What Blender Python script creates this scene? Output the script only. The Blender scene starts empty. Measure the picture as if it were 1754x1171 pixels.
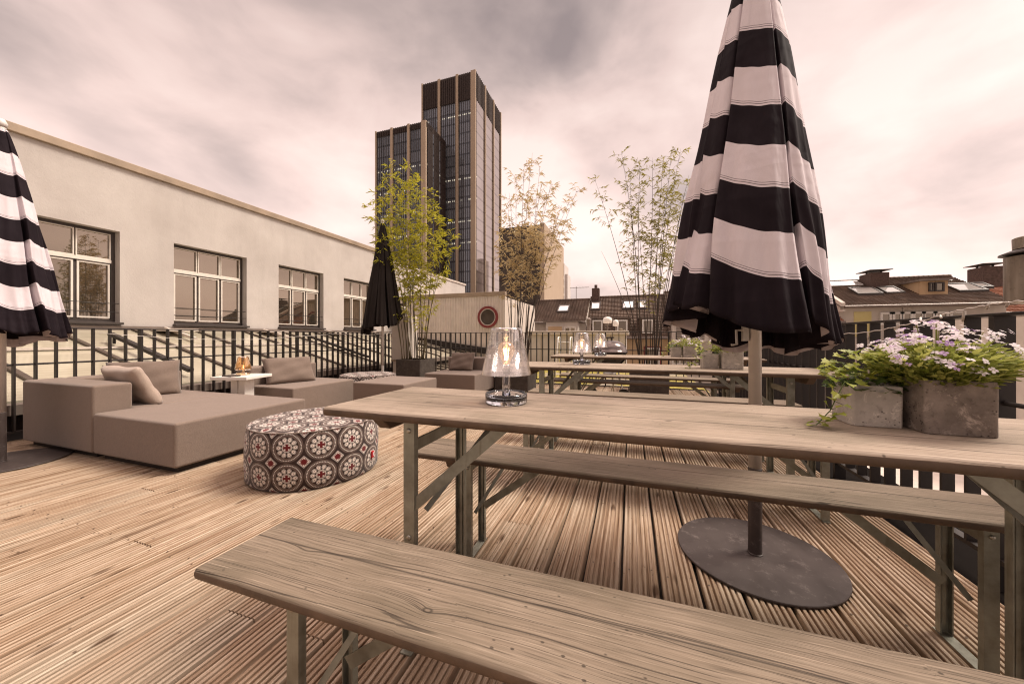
import bpy, bmesh, math, random
from math import sin, cos, pi, radians as R, sqrt, atan2, exp, floor
from mathutils import Vector as V, Matrix, noise as mnoise
random.seed(7)
SC = bpy.context.scene
COL = SC.collection
TH = R(18.69); FPX = 600.0; CXP = 877.0; HYP = 576.5; EYE = 1.0

def ray_point(px, py, Y):
    """world point seen at photo pixel (px,py) on the vertical plane Y"""
    t = (px-CXP)/FPX
    Z = Y/(t*sin(TH)+cos(TH))
    return V((Z*(t*cos(TH)-sin(TH)), Y, EYE-(py-HYP)/FPX*Z))
def ray_point_x(px, py, X):
    t = (px-CXP)/FPX
    Z = X/(t*cos(TH)-sin(TH))
    return V((X, Z*(t*sin(TH)+cos(TH)), EYE-(py-HYP)/FPX*Z))

# ------------------------------------------------------------------ mesh builder
class MB:
    def __init__(s): s.v=[]; s.f=[]; s.m=[]; s.uv=[]; s.has_uv=False
    def vert(s,p): s.v.append(tuple(p)); return len(s.v)-1
    def face(s,idx,m=0,uv=None):
        s.f.append(tuple(idx)); s.m.append(m); s.uv.append(uv)
        if uv: s.has_uv=True
    def quad(s,a,b,c,d,m=0,uv=None):
        i=len(s.v); s.v += [tuple(a),tuple(b),tuple(c),tuple(d)]; s.face((i,i+1,i+2,i+3),m,uv)
    def tri(s,a,b,c,m=0):
        i=len(s.v); s.v += [tuple(a),tuple(b),tuple(c)]; s.face((i,i+1,i+2),m)
    def hexa(s,p,m=0):
        i=len(s.v); s.v += [tuple(q) for q in p]
        for f in ((3,2,1,0),(4,5,6,7),(0,1,5,4),(1,2,6,5),(2,3,7,6),(3,0,4,7)): s.face([i+k for k in f],m)
    def box(s,x0,x1,y0,y1,z0,z1,m=0):
        s.hexa([(x0,y0,z0),(x1,y0,z0),(x1,y1,z0),(x0,y1,z0),(x0,y0,z1),(x1,y0,z1),(x1,y1,z1),(x0,y1,z1)],m)
    def cbox(s,c,sx,sy,sz,rz=0,m=0):
        o=[]
        for z in (-.5,.5):
            for x,y in ((-.5,-.5),(.5,-.5),(.5,.5),(-.5,.5)):
                X=x*sx; Y=y*sy
                o.append((c[0]+X*cos(rz)-Y*sin(rz), c[1]+X*sin(rz)+Y*cos(rz), c[2]+z*sz))
        s.hexa(o,m)
    def bar(s,p,q,w,h,up=(0,0,1),m=0):
        p=V(p);q=V(q);d=(q-p).normalized();u=V(up)
        if abs(d.dot(u))>.98: u=V((0,1,0))
        a=d.cross(u).normalized(); b=a.cross(d).normalized()
        a*=w/2; b*=h/2
        s.hexa([p-a-b,p+a-b,p+a+b,p-a+b,q-a-b,q+a-b,q+a+b,q-a+b],m)
    def tube(s,pts,rad,n=8,m=0,cap=True):
        pts=[V(p) for p in pts]; k=len(pts)
        if not hasattr(rad,'__len__'): rad=[rad]*k
        ref=V((0.31,0.52,0.8)).normalized(); st=len(s.v)
        a=None
        for i in range(k):
            d=(pts[min(i+1,k-1)]-pts[max(i-1,0)]).normalized()
            if a is None:
                a=d.cross(ref)
                if a.length<.1: a=d.cross(V((1,0,0)))
            a=(a-d*a.dot(d)).normalized(); b=d.cross(a)
            for j in range(n):
                t=2*pi*j/n; s.v.append(tuple(pts[i]+a*(cos(t)*rad[i])+b*(sin(t)*rad[i])))
        for i in range(k-1):
            for j in range(n):
                s.face((st+i*n+j, st+i*n+(j+1)%n, st+(i+1)*n+(j+1)%n, st+(i+1)*n+j),m)
        if cap:
            s.face([st+j for j in range(n)][::-1],m); s.face([st+(k-1)*n+j for j in range(n)],m)
    def lathe(s,prof,c=(0,0,0),n=32,m=0,closed=False):
        st=len(s.v); k=len(prof)
        for r,z in prof:
            for j in range(n):
                t=2*pi*j/n; s.v.append((c[0]+r*cos(t),c[1]+r*sin(t),c[2]+z))
        rng=k if closed else k-1
        for i in range(rng):
            i2=(i+1)%k
            for j in range(n):
                s.face((st+i*n+j, st+i*n+(j+1)%n, st+i2*n+(j+1)%n, st+i2*n+j),m)
        if not closed:
            if prof[0][0]>1e-5: s.face([st+j for j in range(n)][::-1],m)
            if prof[-1][0]>1e-5: s.face([st+(k-1)*n+j for j in range(n)],m)
    def prism(s,poly,axis,a,b,m=0):
        """polygon (list of 2D) extruded along axis 'x','y','z' from a to b"""
        def P(q,t): return {'x':(t,q[0],q[1]),'y':(q[0],t,q[1]),'z':(q[0],q[1],t)}[axis]
        st=len(s.v); n=len(poly)
        for q in poly: s.v.append(P(q,a))
        for q in poly: s.v.append(P(q,b))
        for j in range(n): s.face((st+j,st+(j+1)%n,st+n+(j+1)%n,st+n+j),m)
        s.face([st+j for j in range(n)][::-1],m); s.face([st+n+j for j in range(n)],m)
    def build(s,name,mats,parent=None,smooth=False,bevel=0,seg=2,fix=True,loc=None):
        me=bpy.data.meshes.new(name); me.from_pydata(s.v,[],s.f)
        if not isinstance(mats,(list,tuple)): mats=[mats]
        for mt in mats: me.materials.append(mt)
        if len(mats)>1: me.polygons.foreach_set('material_index',s.m)
        if s.has_uv:
            ul=me.uv_layers.new(name='UVMap'); k=0
            for f,u in zip(s.f,s.uv):
                for q in range(len(f)):
                    if u: ul.data[k].uv=u[q]
                    k+=1
        if fix:
            bm=bmesh.new(); bm.from_mesh(me); bmesh.ops.recalc_face_normals(bm,faces=bm.faces); bm.to_mesh(me); bm.free()
        if smooth: me.polygons.foreach_set('use_smooth',[True]*len(me.polygons))
        me.update()
        o=bpy.data.objects.new(name,me); COL.objects.link(o)
        if parent: o.parent=parent
        if loc: o.location=loc
        if bevel:
            b=o.modifiers.new('b','BEVEL'); b.width=bevel; b.segments=seg; b.limit_method='ANGLE'; b.angle_limit=R(40)
            b.harden_normals=False
            if seg>1:
                me.polygons.foreach_set('use_smooth',[True]*len(me.polygons))
                w=o.modifiers.new('w','WEIGHTED_NORMAL'); w.keep_sharp=True
        return o

def tag(o,label=None,cat=None,group=None,kind=None):
    if label: o['label']=label
    if cat: o['category']=cat
    if group: o['group']=group
    if kind: o['kind']=kind
    return o
def thing(name,label,cat,loc=(0,0,0),rz=0,group=None):
    o=bpy.data.objects.new(name,None); COL.objects.link(o); o.location=loc; o.rotation_euler=(0,0,rz)
    o.empty_display_size=.2
    return tag(o,label,cat,group)
def dup(root,loc,rz=None,label=None):
    def cp(o,par):
        c=o.copy(); COL.objects.link(c)
        if par: c.parent=par
        for ch in [x for x in kids.get(o.name,())]: cp(ch,c)
        return c
    kids={}
    for o in list(COL.objects):
        if o.parent: kids.setdefault(o.parent.name,[]).append(o)
    r=cp(root,None); r.location=loc
    if rz is not None: r.rotation_euler=(0,0,rz)
    if label: r['label']=label
    return r
def struct(o): o['kind']='structure'; return o

# ------------------------------------------------------------------ materials
class NT:
    def __init__(s,name):
        s.mat=bpy.data.materials.new(name); s.mat.use_nodes=True
        s.t=s.mat.node_tree; s.t.nodes.clear()
        s.out=s.t.nodes.new('ShaderNodeOutputMaterial')
    def n(s,typ,ins=None,**kw):
        nd=s.t.nodes.new('ShaderNode'+typ)
        for k,v in kw.items(): setattr(nd,k,v)
        if ins:
            for k,v in ins.items(): s.put(nd.inputs[k],v)
        return nd
    def put(s,sock,v):
        if isinstance(v,bpy.types.NodeSocket): s.t.links.new(v,sock)
        elif isinstance(v,bpy.types.Node): s.t.links.new(v.outputs[0],sock)
        else:
            if isinstance(v,(tuple,list)) and len(v)==3 and sock.type=='RGBA': v=(*v,1)
            sock.default_value=v
    def math(s,op,a,b=None,c=None,clamp=False):
        nd=s.t.nodes.new('ShaderNodeMath'); nd.operation=op; nd.use_clamp=clamp
        s.put(nd.inputs[0],a)
        if b is not None: s.put(nd.inputs[1],b)
        if c is not None: s.put(nd.inputs[2],c)
        return nd.outputs[0]
    def mix(s,f,a,b,blend='MIX'):
        nd=s.t.nodes.new('ShaderNodeMix'); nd.data_type='RGBA'; nd.blend_type=blend
        s.put(nd.inputs[0],f); s.put(nd.inputs[6],a); s.put(nd.inputs[7],b)
        return nd.outputs[2]
    def ramp(s,f,stops,interp='LINEAR'):
        nd=s.t.nodes.new('ShaderNodeValToRGB'); cr=nd.color_ramp; cr.interpolation=interp
        while len(cr.elements)<len(stops): cr.elements.new(.5)
        for e,(p,c) in zip(cr.elements,stops):
            e.position=p; e.color=(c,c,c,1) if not isinstance(c,(tuple,list)) else (*c,1)
        s.put(nd.inputs[0],f); return nd.outputs[0]
    def coord(s,kind='Object',scale=(1,1,1),loc=(0,0,0),rnd=False):
        tc=s.n('TexCoord')
        mp=s.n('Mapping',{'Vector':tc.outputs[kind],'Scale':scale,'Location':loc})
        if rnd:
            oi=s.n('ObjectInfo'); sc_=s.math('MULTIPLY',oi.outputs['Random'],37.0)
            cx=s.n('CombineXYZ',{0:sc_,1:s.math('MULTIPLY',oi.outputs['Random'],11.0),2:0.0})
            ad=s.n('VectorMath',{0:tc.outputs[kind],1:cx.outputs[0]},operation='ADD')
            s.put(mp.inputs['Vector'],ad.outputs[0])
        return mp.outputs[0]
    def noise(s,vec,scale=5,detail=4,rough=.55,dist=0):
        return s.n('TexNoise',{'Vector':vec,'Scale':scale,'Detail':detail,'Roughness':rough,'Distortion':dist}).outputs['Fac']
    def bump(s,h,strength=.3,dist=.01):
        return s.n('Bump',{'Height':h,'Strength':strength,'Distance':dist}).outputs[0]
    def pbr(s,color,rough=.6,bump=None,metal=0,spec=.5,**kw):
        b=s.n('BsdfPrincipled',{'Base Color':color,'Roughness':rough,'Metallic':metal,'Specular IOR Level':spec})
        if bump is not None: s.put(b.inputs['Normal'],bump)
        for k,v in kw.items(): s.put(b.inputs[k.replace('_',' ')],v)
        s.put(s.out.inputs['Surface'],b); return s.mat
    def surf(s,sh): s.put(s.out.inputs['Surface'],sh); return s.mat

def simple(name,col,rough=.6,metal=0,var=.15,scale=8,bump=.1,spec=.5,bscale=60):
    t=NT(name); c=t.coord(rnd=True)
    n=t.noise(c,scale,5); n2=t.noise(c,bscale,3)
    lo=tuple(x*(1-var) for x in col); hi=tuple(min(1,x*(1+var)) for x in col)
    return t.pbr(t.ramp(n,[(.3,lo),(.7,hi)]),rough,t.bump(n2,bump,.004),metal,spec)

M={}
def wood(name,c_dark,c_mid,c_light,seams=None,contrast=1.0,rough=.75):
    """weathered softwood, grain along local X"""
    t=NT(name); c=t.coord(rnd=True)
    sep=t.n('SeparateXYZ',{0:c}); x,y=sep.outputs[0],sep.outputs[1]
    def vec(ax,ay,yy,az=0.0): return t.n('CombineXYZ',{0:t.math('MULTIPLY',x,ax),1:t.math('MULTIPLY',yy,ay),2:az}).outputs[0]
    vor=t.n('TexVoronoi',{'Vector':vec(4.2,7.5,y),'Scale':1.25,'Randomness':1.0}); kg=t.math('GREATER_THAN',t.n('SeparateColor',{0:vor.outputs['Color']}).outputs[0],.70)
    d=t.math('ADD',vor.outputs['Distance'],t.math('MULTIPLY',t.math('SUBTRACT',1.0,kg),2.0))
    pull=t.math('POWER',2.718,t.math('MULTIPLY',d,-6.0))
    warp=t.noise(vec(1.3,4.0,y),1.5,2)
    yy=t.math('ADD',y,t.math('ADD',t.math('MULTIPLY',pull,.022),t.math('MULTIPLY',warp,.03)))
    fine=t.noise(vec(2.6,170,yy),1.0,6,.72)
    hair=t.noise(vec(4.0,420,yy),1.0,3,.6)
    late=t.noise(vec(.7,46,yy,5.0),1.0,2,.5)            # late-wood bands
    band=t.ramp(t.math('FRACT',t.math('ADD',t.math('MULTIPLY',late,3.0),t.math('MULTIPLY',yy,95.0))),[(.0,0),(.62,.10),(.90,1),(1.0,0)])
    base=t.ramp(fine,[(.25,c_dark),(.5,c_mid),(.75,c_light)])
    base=t.mix(t.math('MULTIPLY',band,.38*contrast),base,tuple(k*.55 for k in c_mid))
    blotch=t.noise(vec(2.2,5.0,y,2.0),1.3,4)
    base=t.mix(t.ramp(blotch,[(.42,0),(.64,.70)]),base,(c_mid[0]*.55,c_mid[1]*.56,c_mid[2]*.52))
    hairm=t.ramp(hair,[(.57,0),(.66,1)])
    base=t.mix(t.math('MULTIPLY',hairm,.68*contrast),base,tuple(k*.42 for k in c_dark))
    hairl=t.ramp(t.noise(vec(5.0,380,yy,9.0),1.0,3,.6),[(.60,0),(.68,1)])
    base=t.mix(t.math('MULTIPLY',hairl,.4*contrast),base,tuple(min(1,k*1.3) for k in c_light))
    ck=t.math('ABSOLUTE',t.math('SUBTRACT',t.noise(vec(.55,36,yy,3.3),1.0,1,.3),.5))
    gate=t.ramp(t.noise(vec(1.1,16,y,8.0),1.0,2),[(.42,0),(.45,1)])
    crack=t.math('MULTIPLY',t.ramp(ck,[(.003,1),(.008,0)]),gate)
    sp=t.n('TexVoronoi',{'Vector':t.coord(scale=(26,40,1),rnd=True),'Scale':1.0}).outputs['Distance']
    gate2=t.ramp(t.noise(c,5.0,2),[(.46,0),(.58,1)])
    speck=t.math('MULTIPLY',t.ramp(sp,[(.07,1),(.12,0)]),gate2)
    kd=t.ramp(d,[(.055,1),(.07,0)]); kr=t.math('MULTIPLY',t.ramp(d,[(.050,0),(.060,1)]),t.ramp(d,[(.066,1),(.085,0)]))
    dark=tuple(k*.25 for k in c_dark)
    base=t.mix(t.math('MULTIPLY',kd,.5),base,tuple(k*.85 for k in c_mid))
    base=t.mix(t.math('MULTIPLY',kr,.75),base,dark)
    base=t.mix(t.math('MULTIPLY',speck,.8),base,dark)
    base=t.mix(t.math('MULTIPLY',crack,.75),base,dark)
    h=t.math('SUBTRACT',t.math('SUBTRACT',t.math('MULTIPLY',fine,.5),t.math('MULTIPLY',hairm,.3)),crack)
    if seams:
        sm=None
        for sy in seams:
            dd=t.math('ABSOLUTE',t.math('SUBTRACT',t.math('ADD',t.n('SeparateXYZ',{0:t.coord()}).outputs[1],t.math('MULTIPLY',t.math('SUBTRACT',warp,.5),.004)),sy))
            k=t.ramp(dd,[(.0008,1),(.0020,0)])
            sm=k if sm is None else t.math('MAXIMUM',sm,k)
        base=t.mix(t.math('MULTIPLY',sm,.88),base,dark)
        h=t.math('SUBTRACT',h,sm)
    return t.pbr(base,rough,t.bump(h,.6,.003),spec=.3)
WD=((.235,.175,.125),(.36,.285,.22),(.475,.39,.315))
M['table']=wood('weathered_table_wood',*WD,seams=(-.083,.085))
M['bench']=wood('weathered_bench_wood',tuple(k*.60 for k in WD[0]),(.235,.182,.132),(.335,.27,.205),seams=(.022,),contrast=1.25)
M['edge']=simple('dark_shaded_edge_wood',(.105,.066,.040),.55,var=.35,scale=12,bscale=90,bump=.25)  # darker wood tone with the shade of the board edges painted in
M['batten']=simple('batten_wood',(.13,.085,.055),.8)
def deckmat():
    t=NT('deck_wood')
    tc=t.n('TexCoord'); sep=t.n('SeparateXYZ',{0:tc.outputs['Object']})
    x,y=sep.outputs[0],sep.outputs[1]
    bi=t.math('FLOOR',t.math('DIVIDE',x,.152))
    wn=t.n('TexWhiteNoise',{0:bi},noise_dimensions='1D').outputs['Value'] if False else None
    at=t.n('Attribute',attribute_name='tone'); wn=at.outputs['Fac']
    off=t.math('MULTIPLY',wn,40.0)
    g=t.n('CombineXYZ',{0:t.math('MULTIPLY',x,95.0),1:t.math('ADD',t.math('MULTIPLY',y,1.3),off),2:off}).outputs[0]
    st=t.noise(g,1.0,5,.65)
    g2=t.n('CombineXYZ',{0:t.math('MULTIPLY',x,330.0),1:t.math('MULTIPLY',y,9.0),2:off}).outputs[0]
    hr=t.noise(g2,1.0,3,.6)
    bl=t.noise(tc.outputs['Object'],1.1,4)
    bl2=t.noise(t.n('CombineXYZ',{0:t.math('MULTIPLY',x,9.0),1:t.math('MULTIPLY',y,3.0),2:off}).outputs[0],1.0,5,.7)
    c=t.ramp(st,[(.30,(.11,.065,.036)),(.42,(.285,.188,.115)),(.53,(.44,.335,.238)),(.69,(.65,.535,.415))])
    c=t.mix(t.math('MULTIPLY',t.ramp(hr,[(.55,0),(.72,1)]),.55),c,(.16,.085,.045))
    c=t.mix(t.ramp(bl2,[(.52,0),(.78,.75)]),c,(.25,.155,.09))
    c=t.mix(t.ramp(wn,[(0,.0),(1,.30)]),c,(.22,.14,.085))
    c=t.mix(t.ramp(bl,[(.35,0),(.75,.25)]),c,(.50,.37,.27))
    gw=t.noise(t.n('CombineXYZ',{0:t.math('MULTIPLY',x,2.2),1:t.math('MULTIPLY',y,.8),2:t.math('MULTIPLY',off,.12)}).outputs[0],1.0,4,.6)
    c=t.mix(t.ramp(gw,[(.50,0),(.70,.42)]),c,t.mix(st,(.16,.14,.105),(.60,.55,.44)))
    # knots and screw heads
    vk=t.n('TexVoronoi',{'Vector':t.n('CombineXYZ',{0:t.math('MULTIPLY',x,9.0),1:t.math('ADD',t.math('MULTIPLY',y,3.2),off),2:0.0}).outputs[0],'Scale':1.0}).outputs['Distance']
    c=t.mix(t.ramp(vk,[(.07,.85),(.16,0)]),c,(.10,.055,.03))
    vs=t.n('TexVoronoi',{'Vector':t.n('CombineXYZ',{0:t.math('MULTIPLY',x,38.0),1:t.math('MULTIPLY',y,22.0),2:off}).outputs[0],'Scale':1.0}).outputs['Distance']
    gate=t.ramp(t.noise(tc.outputs['Object'],6.0,2),[(.5,0),(.62,1)])
    c=t.mix(t.math('MULTIPLY',t.ramp(vs,[(.08,.8),(.16,0)]),gate),c,(.07,.04,.025))
    return t.pbr(c,.82,t.bump(t.math('ADD',st,t.math('MULTIPLY',hr,.6)),.5,.003),spec=.25)
M['deck']=deckmat()
def steel():
    t=NT('galvanised_steel'); c=t.coord(rnd=True)
    n=t.noise(c,14,5,.6); n2=t.noise(t.coord(scale=(60,60,4),rnd=True),1,4)
    col=t.ramp(n,[(.3,(.21,.205,.165)),(.7,(.40,.40,.33))])
    col=t.mix(t.ramp(n2,[(.6,0),(.8,.5)]),col,(.14,.11,.07))
    return t.pbr(col,t.ramp(n,[(.3,.35),(.7,.55)]),t.bump(n,.1,.002),.55)
M['steel']=steel()
M['bolt']=simple('bolt_zinc',(.42,.40,.34),.35,.9,bump=.02)
M['iron']=simple('railing_iron',(.018,.012,.010),.55,.0,var=.3,bump=.1)
def fabric(name,col,var=.10,fine=900,b=.25,rough=.92,sheen=.2):
    t=NT(name); c=t.coord(rnd=True)
    w=t.noise(c,fine*.22,3,.8); n=t.noise(c,3.0,4); st=t.noise(t.coord(scale=(6,6,40),rnd=True),4,4)
    k=t.ramp(w,[(.3,tuple(x*.68 for x in col)),(.7,tuple(min(1,x*1.28) for x in col))])
    k=t.mix(t.ramp(n,[(.4,0),(.75,.4)]),k,tuple(x*.82 for x in col))
    k=t.mix(t.ramp(st,[(.5,0),(.8,.25)]),k,tuple(min(1,x*1.2) for x in col))
    return t.pbr(k,rough,t.bump(t.math('ADD',t.math('MULTIPLY',w,.4),t.math('MULTIPLY',t.noise(c,5,3),1.6)),b,.012),spec=.2,Sheen_Weight=sheen,Sheen_Roughness=.5)
M['sofa']=fabric('taupe_outdoor_fabric',(.215,.163,.131),b=.4)
M['cush_d']=fabric('dark_taupe_cushion_fabric',(.185,.138,.11),b=.4)
M['cush_l']=fabric('pale_beige_cushion_fabric',(.42,.33,.27),b=.3)
M['white_lac']=simple('white_lacquered_steel',(.80,.76,.70),.35,var=.03,bump=.02)
M['pole']=simple('pale_aluminium_pole',(.62,.57,.52),.4,.3,var=.06,bump=.03)
M['plate']=None
def platemat():
    t=NT('dark_steel_plate'); c=t.coord(rnd=True)
    n=t.noise(c,6,5,.6); s1=t.noise(t.coord(scale=(3,50,1),rnd=True),2,4); sc_=t.noise(c,22,6,.75)
    col=t.ramp(n,[(.3,(.038,.027,.024)),(.7,(.066,.049,.044))])
    col=t.mix(t.ramp(sc_,[(.55,0),(.70,.6)]),col,(.17,.14,.128))
    col=t.mix(t.ramp(s1,[(.7,0),(.78,.35)]),col,(.16,.13,.12))
    return t.pbr(col,t.ramp(n,[(.3,.42),(.7,.6)]),t.bump(sc_,.08,.002),.1)
M['plate']=platemat()
def stripe(nm='striped_awning_fabric',hem=False):
    t=NT(nm); uv=t.n('UVMap'); sep=t.n('SeparateXYZ',{0:uv.outputs[0]})
    v=sep.outputs[1]
    fr=t.math('FRACT',v)          # one period = black + white
    blk=t.math('LESS_THAN',fr,.5)
    line=t.math('MULTIPLY',t.math('GREATER_THAN',fr,.525),t.math('LESS_THAN',fr,.533))
    line2=t.math('MULTIPLY',t.math('GREATER_THAN',fr,.552),t.math('LESS_THAN',fr,.558))
    c=t.coord(); w=t.noise(c,700,2); cr=t.noise(c,9,5,.6,.8)
    white=t.ramp(w,[(.3,(.64,.575,.60)),(.7,(.76,.69,.715))])
    black=t.ramp(t.noise(c,5,3),[(.3,(.010,.0065,.009)),(.7,(.019,.013,.017))])
    col=t.mix(t.math('MAXIMUM',line,line2),white,(.12,.10,.11))
    col=t.mix(blk,col,black)
    if hem: col=t.mix(t.math('LESS_THAN',v,.09),col,(.50,.44,.45))
    cr=t.noise(t.coord(scale=(7,7,2.2)),1.0,3,.5,.5)
    rot=t.n('Mapping',{'Vector':c,'Rotation':(.75,.75,.2),'Scale':(1.0,1.0,4.5)}).outputs[0]
    dg=t.ramp(t.noise(rot,1.2,2,.5,.3),[(.40,0),(.52,1),(.64,0)])
    hb=t.math('ADD',t.math('MULTIPLY',cr,1.5),t.math('MULTIPLY',dg,.10))
    b=t.n('BsdfPrincipled',{'Base Color':col,'Roughness':.8,'Specular IOR Level':.12,'Normal':t.bump(hb,.6,.03)})
    return t.surf(b)
M['stripe']=stripe()
M['lining']=stripe('striped_fabric_reverse',True)
M['black_cloth']=fabric('charcoal_umbrella_cloth',(.018,.013,.011),b=.35,sheen=0)
M['black_lining']=fabric('charcoal_umbrella_lining',(.06,.048,.042),b=.3,sheen=0)
M['white_trim']=simple('white_umbrella_rib',(.7,.66,.62),.5,var=.05)
def concrete(name,lo,hi,stain):
    t=NT(name); c=t.coord(rnd=True)
    n=t.noise(c,9,6,.65); n2=t.noise(c,45,5,.7); v=t.n('TexVoronoi',{'Vector':c,'Scale':120.0}).outputs['Distance']
    g=t.ramp(t.noise(c,22,3),[(.52,0),(.6,1)])
    pit=t.math('MULTIPLY',t.ramp(v,[(.16,1),(.26,0)]),g)
    col=t.ramp(n,[(.3,lo),(.68,hi)])
    col=t.mix(t.ramp(n2,[(.55,0),(.75,.7)]),col,stain)
    ef=t.noise(c,13,6,.8,1.2)
    col=t.mix(t.ramp(ef,[(.54,0),(.66,.75)]),col,tuple(min(1,k*1.55) for k in hi))
    col=t.mix(t.math('MULTIPLY',pit,.75),col,tuple(k*.3 for k in lo))
    return t.pbr(col,.9,t.bump(t.math('SUBTRACT',t.math('ADD',n,t.math('MULTIPLY',n2,.5)),pit),.6,.004),spec=.2)
M['pot_light']=concrete('pale_cast_concrete',(.33,.295,.255),(.58,.53,.47),(.17,.145,.125))
M['pot_dark']=concrete('dark_stained_concrete',(.135,.11,.094),(.36,.305,.262),(.07,.055,.046))
M['soil']=simple('potting_soil',(.03,.02,.014),.95,var=.5,scale=40,bump=.8)
M['planter']=concrete('charcoal_fibre_cement',(.055,.045,.038),(.09,.075,.064),(.05,.04,.034))
def leaf(name,a,b,trans=.35):
    t=NT(name); g=t.n('NewGeometry'); c=t.coord()
    rnd=g.outputs['Random Per Island']; n=t.noise(c,1.6,2)
    col=t.mix(rnd,a,b)
    col=t.mix(t.ramp(n,[(.35,0),(.7,.45)]),col,tuple(k*.55 for k in a))
    d=t.n('BsdfPrincipled',{'Base Color':col,'Roughness':.5,'Specular IOR Level':.3})
    tr=t.n('BsdfTranslucent',{'Color':col})
    return t.surf(t.n('MixShader',{0:trans,1:d,2:tr}))
M['lf_green']=leaf('yellow_green_bamboo_leaf',(.32,.33,.02),(.74,.66,.08),.5)
M['lf_brown']=leaf('dry_tan_bamboo_leaf',(.55,.42,.20),(.88,.74,.46))
M['lf_olive']=leaf('olive_bamboo_leaf',(.27,.255,.055),(.54,.48,.14))
M['cane']=simple('bamboo_cane',(.10,.075,.035),.55,var=.4)
M['cane_d']=simple('dark_bamboo_cane',(.055,.038,.025),.55,var=.4)
M['lf_ivy']=leaf('variegated_ivy_leaf',(.20,.26,.03),(.50,.50,.10))
M['lf_dark']=leaf('dark_ivy_leaf',(.055,.10,.02),(.16,.22,.05),.25)
M['lf_pot']=leaf('flower_foliage',(.20,.25,.04),(.60,.60,.18),.4)
def petal(name,a,b):
    t=NT(name); g=t.n('NewGeometry')
    col=t.mix(g.outputs['Random Per Island'],a,b)
    d=t.n('BsdfDiffuse',{'Color':col}); tr=t.n('BsdfTranslucent',{'Color':col})
    return t.surf(t.n('MixShader',{0:.3,1:d,2:tr}))
M['petal_w']=petal('white_petal',(.88,.85,.84),(.82,.72,.79)); M['petal_v']=petal('violet_petal',(.66,.50,.72),(.52,.34,.66))
def clear(name,tint,refl=.12,rough=.02):
    t=NT(name)
    lw=t.n('LayerWeight',{'Blend':.35}); f=t.math('ADD',t.math('MULTIPLY',lw.outputs['Facing'],.55),refl*.5,clamp=True)
    tr=t.n('BsdfTransparent',{'Color':tint}); gl=t.n('BsdfGlossy',{'Color':(1,1,1),'Roughness':rough})
    return t.surf(t.n('MixShader',{0:f,1:tr,2:gl}))
M['shade']=clear('clear_acrylic_shade',(.94,.93,.93),.18)
t=NT('gold_bulb_glass'); lw=t.n('LayerWeight',{'Blend':.4}); sh=t.n('MixShader',{0:t.math('ADD',.12,t.math('MULTIPLY',lw.outputs['Facing'],.5)),1:t.n('BsdfTransparent',{'Color':(1,.86,.68)}),2:t.n('BsdfGlossy',{'Color':(1,.9,.8),'Roughness':.05})}); M['bulbglass']=t.surf(t.n('AddShader',{0:sh,1:t.n('Emission',{'Color':(1,.62,.34),'Strength':.07})}))
M['amber']=clear('amber_glass',(.95,.82,.64),.10)
t=NT('smoked_cast_glass'); M['castglass']=t.pbr((.80,.82,.88),.03,Transmission_Weight=1.0,IOR=1.45)
t=NT('glowing_filament'); M['fil']=t.surf(t.n('Emission',{'Color':(1,.70,.34),'Strength':10.0}))
M['chrome']=simple('lamp_chrome',(.6,.58,.55),.2,1.0,var=.05,bump=.0)
# ================================================================== DECK
def build_deck():
    rnd=random.Random(3); mb=MB(); tones=[]
    X0=-5.66; pitch=.152; nb=46; Y0=-1.6; Y1=7.28
    for b in range(nb):
        x0=X0+b*pitch+.0045; x1=X0+(b+1)*pitch-.0045
        nr=7; prof=[(x0,-.028)]; w=(x1-x0)/nr
        for r in range(nr):
            a=x0+r*w
            prof += [(a+.0012,-.002 if r in(0,) else -.0008),(a+.0035,0),(a+w-.0100,0),(a+w-.0080,-.001)]
            if r<nr-1: prof += [(a+w-.0072,-.0088),(a+w-.0014,-.0088)]
        prof.append((x1,-.028))
        y=Y0-rnd.uniform(0,3.2)
        while y<Y1:
            L=rnd.choice((3.0,3.6,4.2)); a=max(y,Y0); e=min(y+L-.005,Y1); y+=L
            if e-a<.05: continue
            dz=rnd.uniform(-.0015,.0015); st=len(mb.v); n=len(prof); tn=rnd.random()
            for yy in (a,e):
                for px,pz in prof: mb.v.append((px,yy,pz+dz))
            for i in range(n-1): mb.face((st+i,st+i+1,st+n+i+1,st+n+i)); tones.append(tn)
            mb.face([st+i for i in range(n)]); tones.append(tn)
            mb.face([st+n+i for i in range(n)][::-1]); tones.append(tn)
    for b in range(nb):
        xc=X0+(b+.5)*pitch; yy=Y0+.3
        while yy<Y1:
            for q in (-.045,.045):
                st=len(mb.v)
                for k in range(6): mb.v.append((xc+q+.0042*cos(k*pi/3),yy+.012*q/.045+.0042*sin(k*pi/3),.0022))
                mb.face([st+k for k in range(6)],1); tones.append(.5)
            yy+=.58
    o=mb.build('deck',[M['deck'],M['edge']],fix=False)
    at=o.data.attributes.new('tone','FLOAT','FACE'); at.data.foreach_set('value',tones)
    return struct(o)
build_deck()
mb=MB(); mb.box(-5.66,1.335,-1.6,7.28,-.12,-.032); struct(mb.build('deck_substructure',simple('dark_joist_timber',(.02,.013,.009),.9)))

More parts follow.
